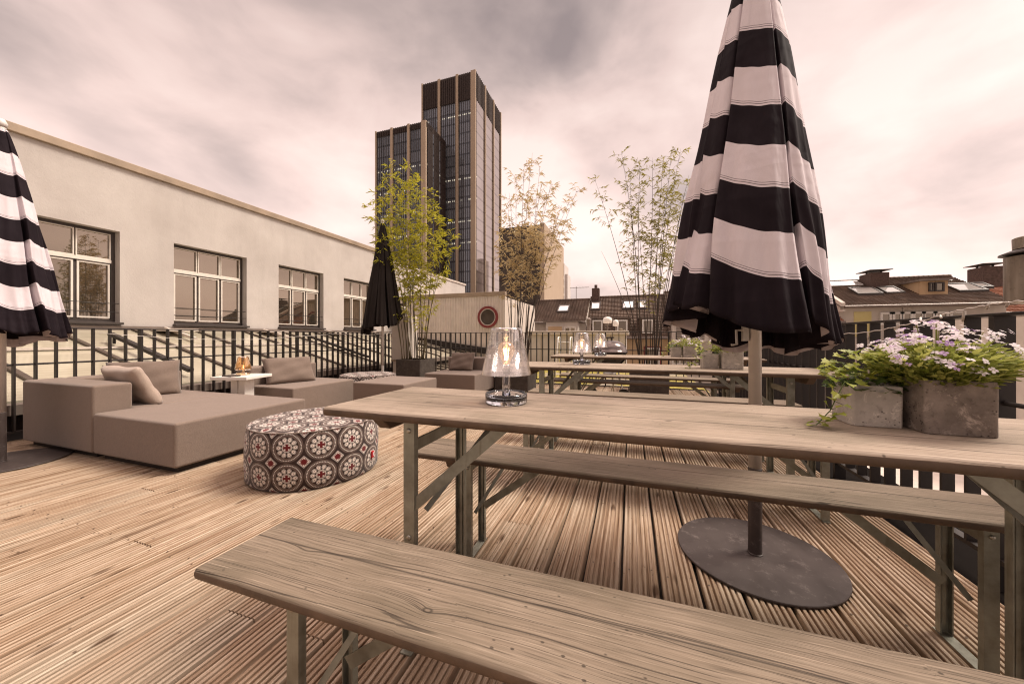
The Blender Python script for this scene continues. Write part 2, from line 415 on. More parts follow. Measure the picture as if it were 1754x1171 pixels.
# ================================================================== BEER TABLES AND BENCHES
def channel(mb,x,y,z0,z1,w,d,s,lean=0.0):
    """upright folded channel; web on the side s (-1 front, +1 rear), open to the other side"""
    th=.0035; y0=y-s*0; o=lean
    mb.hexa([(x-w/2+o,y-th/2,z0),(x+w/2+o,y-th/2,z0),(x+w/2+o,y+th/2,z0),(x-w/2+o,y+th/2,z0),
             (x-w/2,y-th/2,z1),(x+w/2,y-th/2,z1),(x+w/2,y+th/2,z1),(x-w/2,y+th/2,z1)])
    for q in (-1,1):
        xa=x+q*(w/2-th/2); ya=y-s*th*.55; yb=y-s*d
        lo,hi=min(ya,yb),max(ya,yb)
        mb.hexa([(xa-th/2+o,lo,z0),(xa+th/2+o,lo,z0),(xa+th/2+o,hi,z0),(xa-th/2+o,hi,z0),
                 (xa-th/2,lo,z1),(xa+th/2,lo,z1),(xa+th/2,hi,z1),(xa-th/2,hi,z1)])
    # pressed rib down the web
    mb.box(x-.005,x+.005,min(y-s*th*.5,y-s*.007),max(y-s*th*.5,y-s*.007),z0+.03,z1-.04)
def disc(mb,c,r,h,axis='y'):
    prof=[(0.0001,-h),(r,-h),(r,h*.3),(r*.7,h),(0.0001,h)]
    st=len(mb.v); mb.lathe(prof,(0,0,0),12)
    for i in range(st,len(mb.v)):
        x,y,z=mb.v[i]
        mb.v[i]=(c[0]+x,c[1]-z,c[2]+y) if axis=='y' else (c[0]+z,c[1]+x,c[2]+y)
def top_board(name,L,W,z,th,mat,par,nosew):
    mb=MB(); n=6; prof=[]
    # rounded long edges
    for s in (-1,1):
        for k in range(n+1):
            a=-pi/2+pi*k/n if s>0 else pi/2+pi*k/n
            prof.append((s*(W/2-th/2*nosew)+cos(a)*th/2*nosew, z-th/2+sin(a)*th/2))
    mb.prism(prof,'x',-L/2,L/2)
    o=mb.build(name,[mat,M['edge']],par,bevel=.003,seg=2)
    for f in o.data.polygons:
        if f.normal.z<.45: f.material_index=1  # all but the top faces take the darker tone, shade put into the colour
    return o
def make_table(label,loc):
    t=thing('beer_table',label,'table',loc,group='beer garden tables on the deck')
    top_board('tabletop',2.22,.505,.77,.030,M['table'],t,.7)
    for s in (-1,1):
        mb=MB(); xb=s*.93
        mb.prism([(-.215,.739),(.215,.739),(.17,.695),(-.17,.695)],'x',xb-.022,xb+.022); mb.build('batten',M['batten'],t,bevel=.003,seg=1)
        for q in (-1,1):
            mb=MB(); channel(mb,s*.825,q*.185,.006,.736,.040,.020,q); lg=mb.build('leg',M['steel'],t)
            for bz in (.70,.36): mb=MB(); disc(mb,(s*.825,q*.187,bz),.0085,.004); mb.build('bolt',M['bolt'],lg,smooth=True)
        mb=MB(); mb.box(s*.825-.003,s*.825+.003,-.164,.164,.625,.665); mb.build('crossbar',M['steel'],t,bevel=.001,seg=1)
        mb=MB(); mb.box(s*.825-.02,s*.825+.02,-.205,.205,.0005,.0045); mb.build('foot_bar',M['steel'],t)
        mb=MB(); mb.bar((s*.818,-.181,.455),(s*.50,-.15,.742),.034,.004,up=(0,1,0)); 
        mb.build('brace',M['steel'],t)
        mb=MB(); mb.bar((s*.805,-.12,.42),(s*.60,.12,.738),.018,.004,up=(0,1,0)); mb.build('brace_rod',M['steel'],t)
    return t
def make_bench(label,loc):
    t=thing('beer_bench',label,'bench',loc,group='benches of the beer garden tables')
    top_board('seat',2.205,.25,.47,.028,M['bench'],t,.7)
    for s in (-1,1):
        mb=MB(); xb=s*.93
        mb.prism([(-.10,.4405),(.10,.4405),(.085,.405),(-.085,.405)],'x',xb-.02,xb+.02); mb.build('batten',M['batten'],t,bevel=.003,seg=1)
        for q in (-1,1):
            mb=MB(); channel(mb,s*.845,q*.085,.006,.438,.034,.018,q); lg=mb.build('leg',M['steel'],t)
            mb=MB(); disc(mb,(s*.845,q*.0875,.415),.007,.004); mb.build('bolt',M['bolt'],lg,smooth=True)
        mb=MB(); mb.box(s*.845-.003,s*.845+.003,-.067,.067,.385,.415); mb.build('crossbar',M['steel'],t,bevel=.001,seg=1)
        mb=MB(); mb.box(s*.845-.017,s*.845+.017,-.10,.10,.0005,.0045); mb.build('foot_bar',M['steel'],t)
        mb=MB(); mb.bar((s*.82,.045,.19),(s*.50,.02,.438),.032,.004,up=(0,1,0)); mb.build('brace',M['steel'],t)
        mb=MB(); mb.bar((s*.825,-.05,.20),(s*.69,.05,.438),.015,.004,up=(0,1,0)); mb.build('brace_rod',M['steel'],t)
    return t
CXT=.155
tab=make_table('weathered beer table nearest the viewer, with the large glass lamp and two concrete pots',(CXT,1.14,0))
dup(tab,(CXT,2.90,0),label='middle beer table, its lamp standing in front of the kettle grill')
dup(tab,(CXT+.04,4.42,0),label='farthest beer table, close to the back railing and kettle grill')
ben=make_bench('knotty bench in the foreground, cut off by the bottom edge of the photo',(CXT,.650,0))
dup(ben,(CXT,1.505,0),label='bench on the far side of the nearest table, in front of the round umbrella base')
dup(ben,(CXT,2.42,0),label='bench mostly hidden behind the nearest tabletop, before the middle table')
dup(ben,(CXT,3.40,0),label='bench just beyond the middle table, its seat peeking over the nearest tabletop')
dup(ben,(CXT,4.40,0),label='bench pushed under the farthest table')
dup(ben,(CXT,5.02,0),label='bench beyond the farthest table, in front of the dark bamboo planter')

# ================================================================== LAMPS
def make_lamp(label,loc):
    t=thing('table_lamp',label,'lamp',loc,group='clear glass table lamps')
    mb=MB(); mb.lathe([(.001,.0),(.066,.0),(.073,.006),(.0735,.024),(.072,.036),(.069,.036),(.068,.02),(.055,.013),(.021,.012),(.016,.016),(.001,.016)],n=48)
    mb.build('base',M['castglass'],t,smooth=True)
    mb=MB(); mb.lathe([(.0155,.0165),(.0135,.05),(.0135,.112),(.0165,.118),(.0145,.118),(.0115,.112),(.0115,.05),(.0115,.0165)],n=24,closed=True)
    mb.build('stem',M['castglass'],t,smooth=True)
    mb=MB(); mb.lathe([(.001,.100),(.0125,.100),(.0135,.128),(.012,.134),(.001,.134)],n=20); mb.build('socket',M['chrome'],t,smooth=True)
    mb=MB(); P=[(.0125,.1345),(.0135,.142),(.019,.153),(.026,.166),(.0295,.180),(.0285,.194),(.022,.206),(.012,.2125),(.001,.214)]
    mb.lathe(P,n=28); b=mb.build('bulb',M['bulbglass'],t,smooth=True)
    mb=MB()
    for k in range(4):
        a=k*pi/2+.5; mb.tube([(cos(a)*.005,sin(a)*.005,.148),(cos(a)*.009,sin(a)*.009,.190)],.0011,6)
    mb.build('filament',M['fil'],b)
    mb=MB(); mb.lathe([(.087,.100),(.056,.250),(.0545,.258),(.050,.2605),(.040,.261),(.040,.2590),(.050,.2585),(.0528,.256),(.0543,.250),(.0853,.100)],n=56,closed=True)
    mb.build('lamp_shade',M['shade'],t,smooth=True)
    mb=MB(); mb.tube([(cos(a)*(.058-.004*k/14),sin(a)*(.058-.004*k/14),.0165+.0005*k) for k in range(15) for a in [-2.4+k*.26]],.0026,8); mb.build('cord',M['chrome'],t,smooth=True)
    return t
lamp=make_lamp('large clear glass lamp glowing on the nearest table',(-.41,1.15,.7702))
dup(lamp,(-.385,2.95,.7702),label='clear glass lamp on the middle table, left of the grill')
dup(lamp,(-.345,4.36,.7702),label='smallest clear glass lamp, on the farthest table in front of the grill')

# ================================================================== CLOSED UMBRELLAS
def canopy(ztop,L,Rb,seed,zh,amp,lobes=8,pw=.85,swirl=.22,mats=None,par=None,hemdrop=None,bounds=(0,45,90,135,180,225,270,315),ns=360,nt=80,period=.365,peaks=None,slant=.06):
    rnd=random.Random(seed); mb=MB(); 
    bnd=[R(b) for b in bounds]; lobes=len(bnd)
    pk=list(peaks) if peaks else [rnd.uniform(.90,1.04) for _ in range(lobes)]; off=[rnd.uniform(-.06,.06) for _ in range(lobes)]
    hd=[rnd.uniform(-.025,.025) for _ in range(lobes)]
    def lobe(ph,t=0):
        s0=.90-.22*t**4
        ph=(ph-bnd[0])%(2*pi); i=max(q for q in range(lobes) if bnd[q]-bnd[0]<=ph+1e-9)
        nx=bnd[i+1]-bnd[0] if i<lobes-1 else 2*pi
        s=(ph-(bnd[i]-bnd[0]))/(nx-(bnd[i]-bnd[0]))
        if s<.07: f=(s/.07); f=f*f*(3-2*f)
        elif s<s0: f=1.0-.06*(s-.07)/.81
        else:
            q=(s-s0)/(1-s0); f=.94*(1-q*q*(3-2*q))
        return i,s,f
    bounds_w=[((bounds[(q+1)%lobes]-bounds[q])%360) for q in range(lobes)]
    grid=[]
    for j in range(nt+1):
        t=j/nt; row=[]
        for k in range(ns):
            ph=2*pi*k/ns; i,s,f=lobe(ph)
            O_s=slant*(s-.5)*t; i2=(i+1)%lobes; wgt=max(0,(s-.93)/.07); wgt=wgt*wgt*(3-2*wgt)
            P=pk[i]*(1-wgt)+pk[i2]*wgt; O=off[i]*(1-wgt)+off[i2]*wgt; H=hd[i]*(1-wgt)+hd[i2]*wgt
            a=amp*(.35+.65*min(1,t*1.6))
            r=(.032+(Rb*P-.032)*(t**pw))*(1-a*(1-f))
            zb=zh+H+.055*f-(.055*sin(pi*min(1,s))+.030*s*(1-wgt))*f*min(1,bounds_w[i]/50) + (hemdrop(ph) if hemdrop else 0)
            z=ztop+(zb-ztop)*t
            ang=ph+swirl*(1-f)*t - .10*sin(t*3+i)*t
            fl=.012*t*t*sin(ph*19+i*2.1)+.010*t**7*sin(ph*31+i)+.008*t*sin(t*14+i*1.7+ph*3)+.010*t*sin(t*5.5+i*2.6)
            r+=fl
            row.append((r*cos(ang),r*sin(ang),z,ph, max(.004,(1-t)*L+O_s+O*(.4+.6*t))))
        grid.append(row)
    idx=[[mb.vert(p[:3]) for p in row] for row in grid]
    for j in range(nt):
        for k in range(ns):
            k2=(k+1)%ns; q=[(j,k),(j,k2),(j+1,k2),(j+1,k)]
            q=q[::-1]; mb.face([idx[a][b] for a,b in q],0,[(grid[a][b][3],grid[a][b][4]/period) for a,b in q])
    o=mb.build('canopy',mats,par,smooth=True,fix=False)
    so=o.modifiers.new('s','SOLIDIFY'); so.thickness=.003; so.offset=-1; so.material_offset=1; so.material_offset_rim=0
    return o
def make_umbrella(label,loc,seed,ztop,zh,Rb,mats,rz=0,bounds=(0,45,90,135,180,225,270,315),peaks=None,slant=.06,polemat='pole',hemdrop=None,plate=.32,amp=.52,sleeve=True,group=None):
    t=thing('closed_umbrella',label,'umbrella',loc,group=group)
    mb=MB(); mb.lathe([(.001,.0025),(plate-.002,.0025),(plate,.005),(plate,.0095),(plate-.002,.012),(.001,.012)],n=72); mb.build('base_plate',M['plate'],t,smooth=False)
    mb=MB(); mb.lathe([(.001,.0125),(.031,.0125),(.031,.016),(.0275,.018),(.0275,.40),(.026,.402),(.001,.402)],n=28); mb.build('pole_sleeve',M['plate'] if sleeve else M['white_trim'],t,smooth=False,bevel=.0005,seg=1)
    mb=MB(); mb.tube([(0,0,.4025),(0,0,ztop+.02)],.0255,24); p=mb.build('pole',M[polemat],t)
    p.data.polygons.foreach_set('use_smooth',[len(f.vertices)==4 for f in p.data.polygons])
    mb=MB(); mb.box(-.05,-.027,-.017,.017,.98,1.10); mb.tube([(-.05,0,1.03),(-.075,0,1.03),(-.075,-.01,.965),(-.098,-.01,.962)],.006,8); mb.build('crank',M[polemat],t,bevel=.003,seg=1)
    cn=canopy(ztop,ztop-zh,Rb,seed,zh,amp,mats=mats,par=t,bounds=bounds,peaks=peaks,slant=slant,hemdrop=hemdrop)
    mb=MB()
    for k in range(8):
        a=2*pi*k/8+.2; mb.bar((cos(a)*.045,sin(a)*.045,ztop-.12),(cos(a)*.08,sin(a)*.08,zh+.22),.010,.016)
    mb.build('rib_bundle',M['iron'],t)
    mb=MB(); mb.lathe([(.001,ztop+.021),(.03,ztop+.021),(.034,ztop+.05),(.02,ztop+.08),(.001,ztop+.085)],n=20); mb.build('finial',M['white_trim'],t,smooth=True)
    return t
SM=[M['stripe'],M['lining']]
make_umbrella('tall closed black and white striped umbrella rising behind the nearest table',(.54,1.875,0),11,2.80,.995,.385,SM,bounds=(20,66,110,150,178,203,227,287,344),peaks=(.76,.82,.9,.97,.98,.96,.93,.76,.74),amp=.40,
   hemdrop=lambda ph:.095*cos(ph-R(212)),group='closed striped umbrellas')
make_umbrella('closed black and white striped umbrella cut off by the left edge of the photo',(-4.72,1.33,0),23,2.64,.97,.325,SM,bounds=(20,70,120,165,215,255,287,335),amp=.34,slant=.0,
   hemdrop=lambda ph:.05*cos(ph+.1),plate=.36,group='closed striped umbrellas')
make_umbrella('plain black closed umbrella on a white pole in the far corner by the railing',(-4.85,6.0,0),5,3.34,1.22,.40,[M['black_cloth'],M['black_lining']],
   bounds=(0,50,105,160,215,250,290,325),amp=.42,polemat='white_trim',hemdrop=lambda ph:.14*sin(ph*1.0+.8)+.06*sin(ph*3),sleeve=False)

# ================================================================== LOUNGE FURNITURE
def soft(mb,x0,x1,y0,y1,z0,z1): mb.box(x0,x1,y0,y1,z0,z1)
def block(name,par,x0,x1,y0,y1,z0,z1,mat='sofa',bv=.022):
    mb=MB(); mb.box(x0,x1,y0,y1,z0,z1); return mb.build(name,M[mat],par,bevel=bv,seg=4)
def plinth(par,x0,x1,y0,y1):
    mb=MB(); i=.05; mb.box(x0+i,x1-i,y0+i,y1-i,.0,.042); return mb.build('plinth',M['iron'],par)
# lounge corner seat at the left
t=thing('corner_seat','taupe outdoor corner seat with two cushions at the left railing','sofa',(-5.31,1.61,0))
block('armrest',t,0,1.145,0,.25,.045,.60)
block('backrest',t,0,.25,.254,1.08,.045,.60)
block('seat',t,.254,1.145,.254,1.08,.045,.375)
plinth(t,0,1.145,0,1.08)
def ottoman(label,loc,sx,sy,h=.375):
    t=thing('lounge_ottoman',label,'ottoman',loc,group='taupe upholstered ottoman blocks')
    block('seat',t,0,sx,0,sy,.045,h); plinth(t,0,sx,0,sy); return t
ottoman('long taupe ottoman block pushed against the left corner seat',(-4.158,1.61,0),1.05,1.08)
ottoman('taupe ottoman block standing alone between two lounge seats',(-3.64,3.88,0),.83,.84)
t=thing('lounge_sofa','taupe lounge seat with one cushion behind the white side table','sofa',(-4.86,3.17,0),group='low taupe lounge seats')
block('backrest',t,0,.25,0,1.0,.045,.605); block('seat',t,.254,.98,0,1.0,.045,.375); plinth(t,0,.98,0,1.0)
t=thing('lounge_sofa','taupe lounge seat with one cushion in front of the back railing','sofa',(-3.36,5.22,0),group='low taupe lounge seats')
block('backrest',t,0,.95,.83,1.07,.045,.605); block('seat',t,0,.95,0,.826,.045,.375); plinth(t,0,.95,0,1.07)
def cushion(label,loc,w,h,th,rot,mat,seed,group=None):
    mb=MB(); n=22; rnd=random.Random(seed); a0=rnd.uniform(0,6)
    def pt(i,j,s):
        u=-1+2*i/n; v=-1+2*j/n
        pin=1-.055*(1-abs(u*v))*0 - .045*(abs(u)**3)*(1-v*v) -0
        e=max(0,(1-u**4)*(1-v**4))**.34
        x=u*w/2*(1-.05*(1-abs(v)**2)*abs(u)**2); y=v*h/2*(1-.06*(1-abs(u)**2)*abs(v)**2)
        wr=.006*sin(5*u+3*v+a0)+.004*sin(9*v-4*u+a0)
        return (x,y,s*(th/2*e+wr*e))
    ids={}
    for s in (1,-1):
        for i in range(n+1):
            for j in range(n+1):
                edge=i in(0,n) or j in(0,n)
                if edge and s<0: ids[(i,j,s)]=ids[(i,j,1)]
                else: ids[(i,j,s)]=mb.vert(pt(i,j,s))
        for i in range(n):
            for j in range(n):
                q=[ids[(i,j,s)],ids[(i+1,j,s)],ids[(i+1,j+1,s)],ids[(i,j+1,s)]]
                mb.face(q if s>0 else q[::-1])
    o=mb.build('cushion',M[mat],smooth=True); o.location=loc; o.rotation_euler=rot
    return tag(o,label,'cushion',group)
cushion('pale beige cushion leaning on the armrest of the corner seat',(-4.47,1.985,.545),.62,.40,.13,(R(-64),0,R(-3)),'cush_l',1)
cushion('brown cushion leaning on the backrest of the corner seat',(-4.93,2.30,.545),.56,.42,.14,(R(66),0,R(68)),'cush_d',2)
cushion('taupe cushion on the lounge seat beside the white side table',(-4.46,3.60,.535),.62,.40,.15,(R(60),0,R(72)),'cush_d',3)
cushion('taupe cushion on the lounge seat before the back railing',(-2.98,5.90,.535),.48,.36,.14,(R(68),0,R(2)),'cush_d',4)

# white side table
t=thing('side_table','small white square side table between two lounge seats','side table',(-4.40,2.94,0),rz=R(18))
mb=MB(); mb.box(-.21,.21,-.21,.21,.505,.54); mb.build('table_top',M['white_lac'],t,bevel=.004)
mb=MB(); mb.box(-.085,-.006,-.075,.075,.012,.5045); mb.box(.006,.085,-.075,.075,.012,.5045); mb.build('leg',M['white_lac'],t,bevel=.003,seg=1)
mb=MB(); mb.box(-.15,.15,-.15,.15,0,.0115); mb.build('base',M['white_lac'],t)
mb=MB(); mb.box(-.10,.05,-.08,.03,0,.014); o=mb.build('tray',M['planter'],bevel=.003,seg=1); o.location=(-4.36,2.83,.5405); tag(o,'flat dark tray on the white side table','tray')
t=thing('amber_lamp','small amber glass lamp on the white side table','lamp',(-4.45,2.98,.5405))
mb=MB(); mb.lathe([(.001,0),(.066,0),(.07,.008),(.066,.022),(.03,.026),(.014,.03),(.012,.06),(.001,.06)],n=32); mb.build('base',M['amber'],t,smooth=True)
mb=MB(); mb.lathe([(.078,.055),(.083,.075),(.072,.14),(.055,.205),(.048,.22),(.046,.219),(.053,.205),(.070,.14),(.081,.075),(.076,.055)],n=36,closed=True); mb.build('lamp_shade',M['amber'],t,smooth=True)
mb=MB(); mb.lathe([(.001,.0605),(.012,.0605),(.022,.085),(.024,.10),(.014,.12),(.001,.123)],n=18); b=mb.build('bulb',M['bulbglass'],t,smooth=True)
mb=MB(); mb.tube([(0,0,.075),(0,0,.105)],.002,6); mb.build('filament',M['fil'],b)

# patterned poufs
def poufmat():
    t=NT('medallion_print'); uv=t.n('UVMap'); sep=t.n('SeparateXYZ',{0:uv.outputs[0]})
    u,v=sep.outputs[0],sep.outputs[1]
    def cell(du,dv):
        a=t.math('SUBTRACT',t.math('FRACT',t.math('ADD',u,du)),.5); b=t.math('SUBTRACT',t.math('FRACT',t.math('ADD',v,dv)),.5)
        r=t.math('SQRT',t.math('ADD',t.math('MULTIPLY',a,a),t.math('MULTIPLY',b,b))); th=t.math('ARCTAN2',b,a)
        return a,b,r,th
    a,b,r,th=cell(0,0)
    dk=(.036,.020,.017); cr=(.84,.76,.68); gr=(.16,.11,.09); rd=(.15,.012,.014)
    def band(lo,hi,x=None): 
        x=r if x is None else x
        return t.math('MULTIPLY',t.math('GREATER_THAN',x,lo),t.math('LESS_THAN',x,hi))
    col=dk
    dots=t.math('GREATER_THAN',t.math('SINE',t.math('MULTIPLY',th,56.0)),-.2)
    col=t.mix(band(.455,.487),col,gr)
    col=t.mix(t.math('MULTIPLY',band(.405,.44),dots),col,cr)
    col=t.mix(band(.345,.395),col,gr)
    # ring of ten petals
    k=10
    seg=t.math('MULTIPLY',t.math('SUBTRACT',t.math('FRACT',t.math('ADD',t.math('MULTIPLY',th,k/(2*pi)),.5)),.5),2*pi/k)
    lx=t.math('MULTIPLY',seg,.245); ly=t.math('SUBTRACT',r,.245)
    pe=t.math('SQRT',t.math('ADD',t.math('POWER',t.math('DIVIDE',lx,.066),2.0),t.math('POWER',t.math('DIVIDE',ly,.082),2.0)))
    col=t.mix(t.math('LESS_THAN',pe,1.0),col,cr)
    col=t.mix(band(.70,.86,pe),col,dk)
    dotp=t.math('SQRT',t.math('ADD',t.math('POWER',lx,2.0),t.math('POWER',t.math('SUBTRACT',ly,.01),2.0)))
    col=t.mix(t.math('LESS_THAN',dotp,.016),col,gr)
    col=t.mix(band(.135,.152),col,cr)
    col=t.mix(t.math('LESS_THAN',r,.125),col,cr)
    cross=t.math('MULTIPLY',t.math('LESS_THAN',r,.115),t.math('LESS_THAN',t.math('MINIMUM',t.math('ABSOLUTE',a),t.math('ABSOLUTE',b)),.040))
    col=t.mix(t.math('LESS_THAN',r,.115),col,dk); 
    d4=t.math('SQRT',t.math('ADD',t.math('POWER',t.math('SUBTRACT',t.math('ABSOLUTE',a),.058),2.0),t.math('POWER',t.math('SUBTRACT',t.math('ABSOLUTE',b),.058),2.0)))
    col=t.mix(t.math('LESS_THAN',d4,.026),col,cr); col=t.mix(cross,col,rd)
    # star lozenges between the medallions
    a2,b2,r2,th2=cell(.5,.5)
    man=t.math('ADD',t.math('ABSOLUTE',a2),t.math('ABSOLUTE',b2))
    outside=t.math('GREATER_THAN',r,.50)
    loz=t.math('MULTIPLY',t.math('LESS_THAN',man,.205),outside)
    col=t.mix(loz,col,cr)
    zig=t.math('ADD',.095,t.math('MULTIPLY',.022,t.math('SINE',t.math('MULTIPLY',th2,12.0))))
    col=t.mix(t.math('MULTIPLY',band(.165,.185,man),outside),col,dk)
    col=t.mix(t.math('LESS_THAN',r2,t.math('ADD',zig,.012)),col,rd)
    w=t.noise(t.coord(),800,2)
    col=t.mix(.45,col,t.ramp(w,[(.3,.55),(.7,1.0)]),'MULTIPLY')
    return t.pbr(col,.85,t.bump(t.math('ADD',w,t.noise(t.coord(),6,3)),.3,.006),spec=.2,Sheen_Weight=.2)
M['pouf']=poufmat()
def make_pouf(label,loc,rz):
    t=thing('patterned_pouf',label,'pouf',loc,rz,group='round medallion print poufs')
    Rr=.435; H=.392; n=96; S=.195; mb=MB(); prof=[(Rr-.018,0.0),(Rr,.02),(Rr+.006,.12),(Rr+.008,.22),(Rr+.004,.31),(Rr-.002,.360),(Rr-.014,.381)]
    st=len(mb.v)
    for r,z in prof:
        for j in range(n):
            a=2*pi*j/n; rr=r+.003*sin(a*5+z*9); mb.v.append((rr*cos(a),rr*sin(a),z))
    cir=round(2*pi*Rr/S)
    for i in range(len(prof)-1):
        for j in range(n):
            uv=[(cir*q/n, prof[p][1]/S) for p,q in ((i,j),(i,j+1),(i+1,j+1),(i+1,j))]
            mb.face((st+i*n+j,st+i*n+(j+1)%n,st+(i+1)*n+(j+1)%n,st+(i+1)*n+j),0,uv)
    rings=[Rr-.0142,Rr-.05,Rr-.15,.15,.0]; zt=[.3815,.392,.396,.397,.397]; st2=len(mb.v)
    for r,z in zip(rings,zt):
        for j in range(n): a=2*pi*j/n; mb.v.append((r*cos(a),r*sin(a),z))
    for i in range(len(rings)-1):
        for j in range(n):
            q=(st2+i*n+j,st2+i*n+(j+1)%n,st2+(i+1)*n+(j+1)%n,st2+(i+1)*n+j)
            mb.face(q,0,[(mb.v[k][0]/S,mb.v[k][1]/S) for k in q])
    mb.build('cover',M['pouf'],t,smooth=True,fix=False)
    mb=MB(); mb.lathe([(Rr-.010,.3765),(Rr-.004,.3805),(Rr-.010,.3845)],n=96,closed=True); mb.build('piping',M['cush_d'],t,smooth=True)
    a=R(12); mb=MB(); mb.cbox(((Rr+.010)*cos(a),(Rr+.010)*sin(a),.125),.022,.026,.045,a); mb.cbox(((Rr+.0222)*cos(a),(Rr+.0222)*sin(a),.127),.002,.008,.024,a,1)
    mb.build('label_tag',[simple('red_label',(.42,.02,.025),.6),M['petal_w']],t)
    return t
pf=make_pouf('round pouf with red and cream medallion print beside the nearest table',(-2.265,2.05,0),R(0))
dup(pf,(-4.10,4.72,0),R(140),label='round medallion print pouf in the far corner under the black umbrella')
# ================================================================== RAILINGS
M['frame_black']=simple('black_bitumen_edge',(.010,.008,.007),.9,spec=.03)
def railing(label,p0,p1,posts,mid=.73,fa=0,po=2):
    p0=V(p0);p1=V(p1); d=(p1-p0); L=d.length; d/=L; nrm=V((-d.y,d.x,0))
    t=thing('metal_railing',label,'railing',p0,atan2(d.y,d.x),group='dark bladed balcony railings')
    mb=MB(); mb.box(0,L,-.028,.028,1.085,1.097); mb.build('top_rail',M['iron'],t,bevel=.002,seg=1)
    mb=MB(); mb.tube([(0,0,mid),(L,0,mid)],.010,8,cap=True); mb.build('mid_rail',M['iron'],t)
    mb=MB(); mb.box(0,L,-.02,.02,.075,.095); mb.build('bottom_rail',M['iron'],t)
    mb=MB(); mb.box(0,L,fa,.34,-.16,-.036); mb.build('fascia',M['frame_black'],t)
    n=int(L/.131); bm_=MB(); bm_.box(-.0065,.0065,-.024,.024,.0955,1.0845); first=None
    for k in range(n+1):
        x=.06+k*.131
        if x>L-.01: break
        if k%posts==po:
            mb=MB(); mb.box(x-.012,x+.012,-.032,.032,-.09,1.0845); mb.cbox((x,0,-.045),.10,.09,.012); mb.build('post',M['iron'],t); continue
        if first is None: first=bm_.build('baluster',M['iron'],t); first.location=(x,0,0)
        else:
            c=first.copy(); COL.objects.link(c); c.parent=t; c.location=(x,0,0)
railing('dark bladed railing along the left side in front of the glass roof',(-5.60,-.9,0),(-5.60,7.34,0),8,fa=.07)
railing('dark railing across the back of the deck behind the grill',(-5.52,7.36,0),(1.36,7.36,0),9,fa=-.07)
railing('dark bladed railing on the right with a white string of lights',(1.44,7.30,0),(1.44,.10,0),9,fa=-.095,po=4)

# string lights
M['wire']=simple('white_cable',(.68,.62,.56),.6,var=.05)
def string(label,pts,sockets):
    t=thing('string_lights',label,'string lights',pts[0]); o=V(pts[0]); q=[V(p)-o for p in pts]
    dense=[]
    for i in range(len(q)-1):
        for k in range(6):
            f=k/6; p=q[i].lerp(q[i+1],f); dense.append(p+V((.0015*sin(i*6+k*1.9),0,.0025*cos((i*6+k)*1.7))))
    dense.append(q[-1]); mb=MB(); mb.tube(dense,.0026,6); mb.build('cable',M['wire'],t,smooth=True)
    for k in sockets:
        p=dense[k]; mb=MB(); sx=-1 if k%2 else 1
        mb.tube([p+V((0,0,.002)),p+V((.012*sx,.02*sx,.012-.02*(k%3))),p+V((.02*sx,.035*sx,.022-.035*(k%3)))],[.003,.005,.0045],8); mb.build('light_socket',M['wire'],t,smooth=True)
pts=[ray_point_x(px,py,1.395) for px,py in ((1368,580),(1400,571),(1437,572),(1475,570),(1510,565),(1545,557),(1578,551),(1606,541),(1640,532),(1672,526),(1705,520),(1740,516),(1775,514))]
string('white cable of string lights tied along the right railing',pts,[8,20,28,36,43,50,58,64])
pts=[V((-5.555,y,z)) for y,z in ((2.2,1.04),(3.0,.965),(3.8,.955),(4.6,1.0),(5.6,1.06),(6.4,1.04),(7.2,1.09))]
string('thin white cable sagging along the left railing',pts,[])

# ================================================================== GRILL
t=thing('kettle_grill','black kettle grill with a shiny domed lid near the back railing','grill',(-.33,6.05,0))
t.scale=(1,1,1)
M['enamel']=simple('black_enamel',(.012,.010,.010),.12,var=.2,bump=.0)
M['enamel_lid']=simple('worn_enamel_lid',(.16,.125,.115),.18,.4,var=.4,scale=10,bump=.02)
mb=MB(); mb.lathe([(.001,.50),(.10,.505),(.19,.55),(.25,.62),(.272,.72),(.285,.73),(.283,.742),(.262,.742),(.25,.73),(.001,.70)],n=40); mb.build('bowl',M['enamel'],t,smooth=True)
mb=MB(); mb.lathe([(.288,.744),(.290,.758),(.272,.765),(.262,.82),(.22,.885),(.14,.925),(.001,.938)],n=40); lid=mb.build('lid',M['enamel_lid'],t,smooth=True)
mb=MB(); mb.tube([(-.03,0,.936),(-.03,0,.975)],.007,8); mb.tube([(.03,0,.936),(.03,0,.975)],.007,8); mb.cbox((0,0,.985),.15,.03,.02); mb.build('handle',M['iron'],lid)
for a in (R(80),R(200),R(320)):
    mb=MB(); mb.tube([(cos(a)*.15,sin(a)*.15,.54),(cos(a)*.30,sin(a)*.30,.09 if a>1.5 else .012)],.012,8); lg=mb.build('leg',M['bolt'],t)
for a in (R(200),R(320)):
    mb=MB(); c=(cos(a)*.30,sin(a)*.30-.03,.088); st=len(mb.v); mb.lathe([(.02,-.02),(.085,-.02),(.088,0),(.085,.02),(.02,.02)],(0,0,0),24)
    for i in range(st,len(mb.v)): x,y,z=mb.v[i]; mb.v[i]=(c[0]+x,c[1]+z,c[2]+y)
    mb.build('wheel',M['enamel'],t)
mb=MB(); mb.lathe([(.02,.36),(.10,.37),(.11,.40),(.105,.40),(.02,.385)],n=24); mb.build('ash_tray',M['bolt'],t,smooth=True)

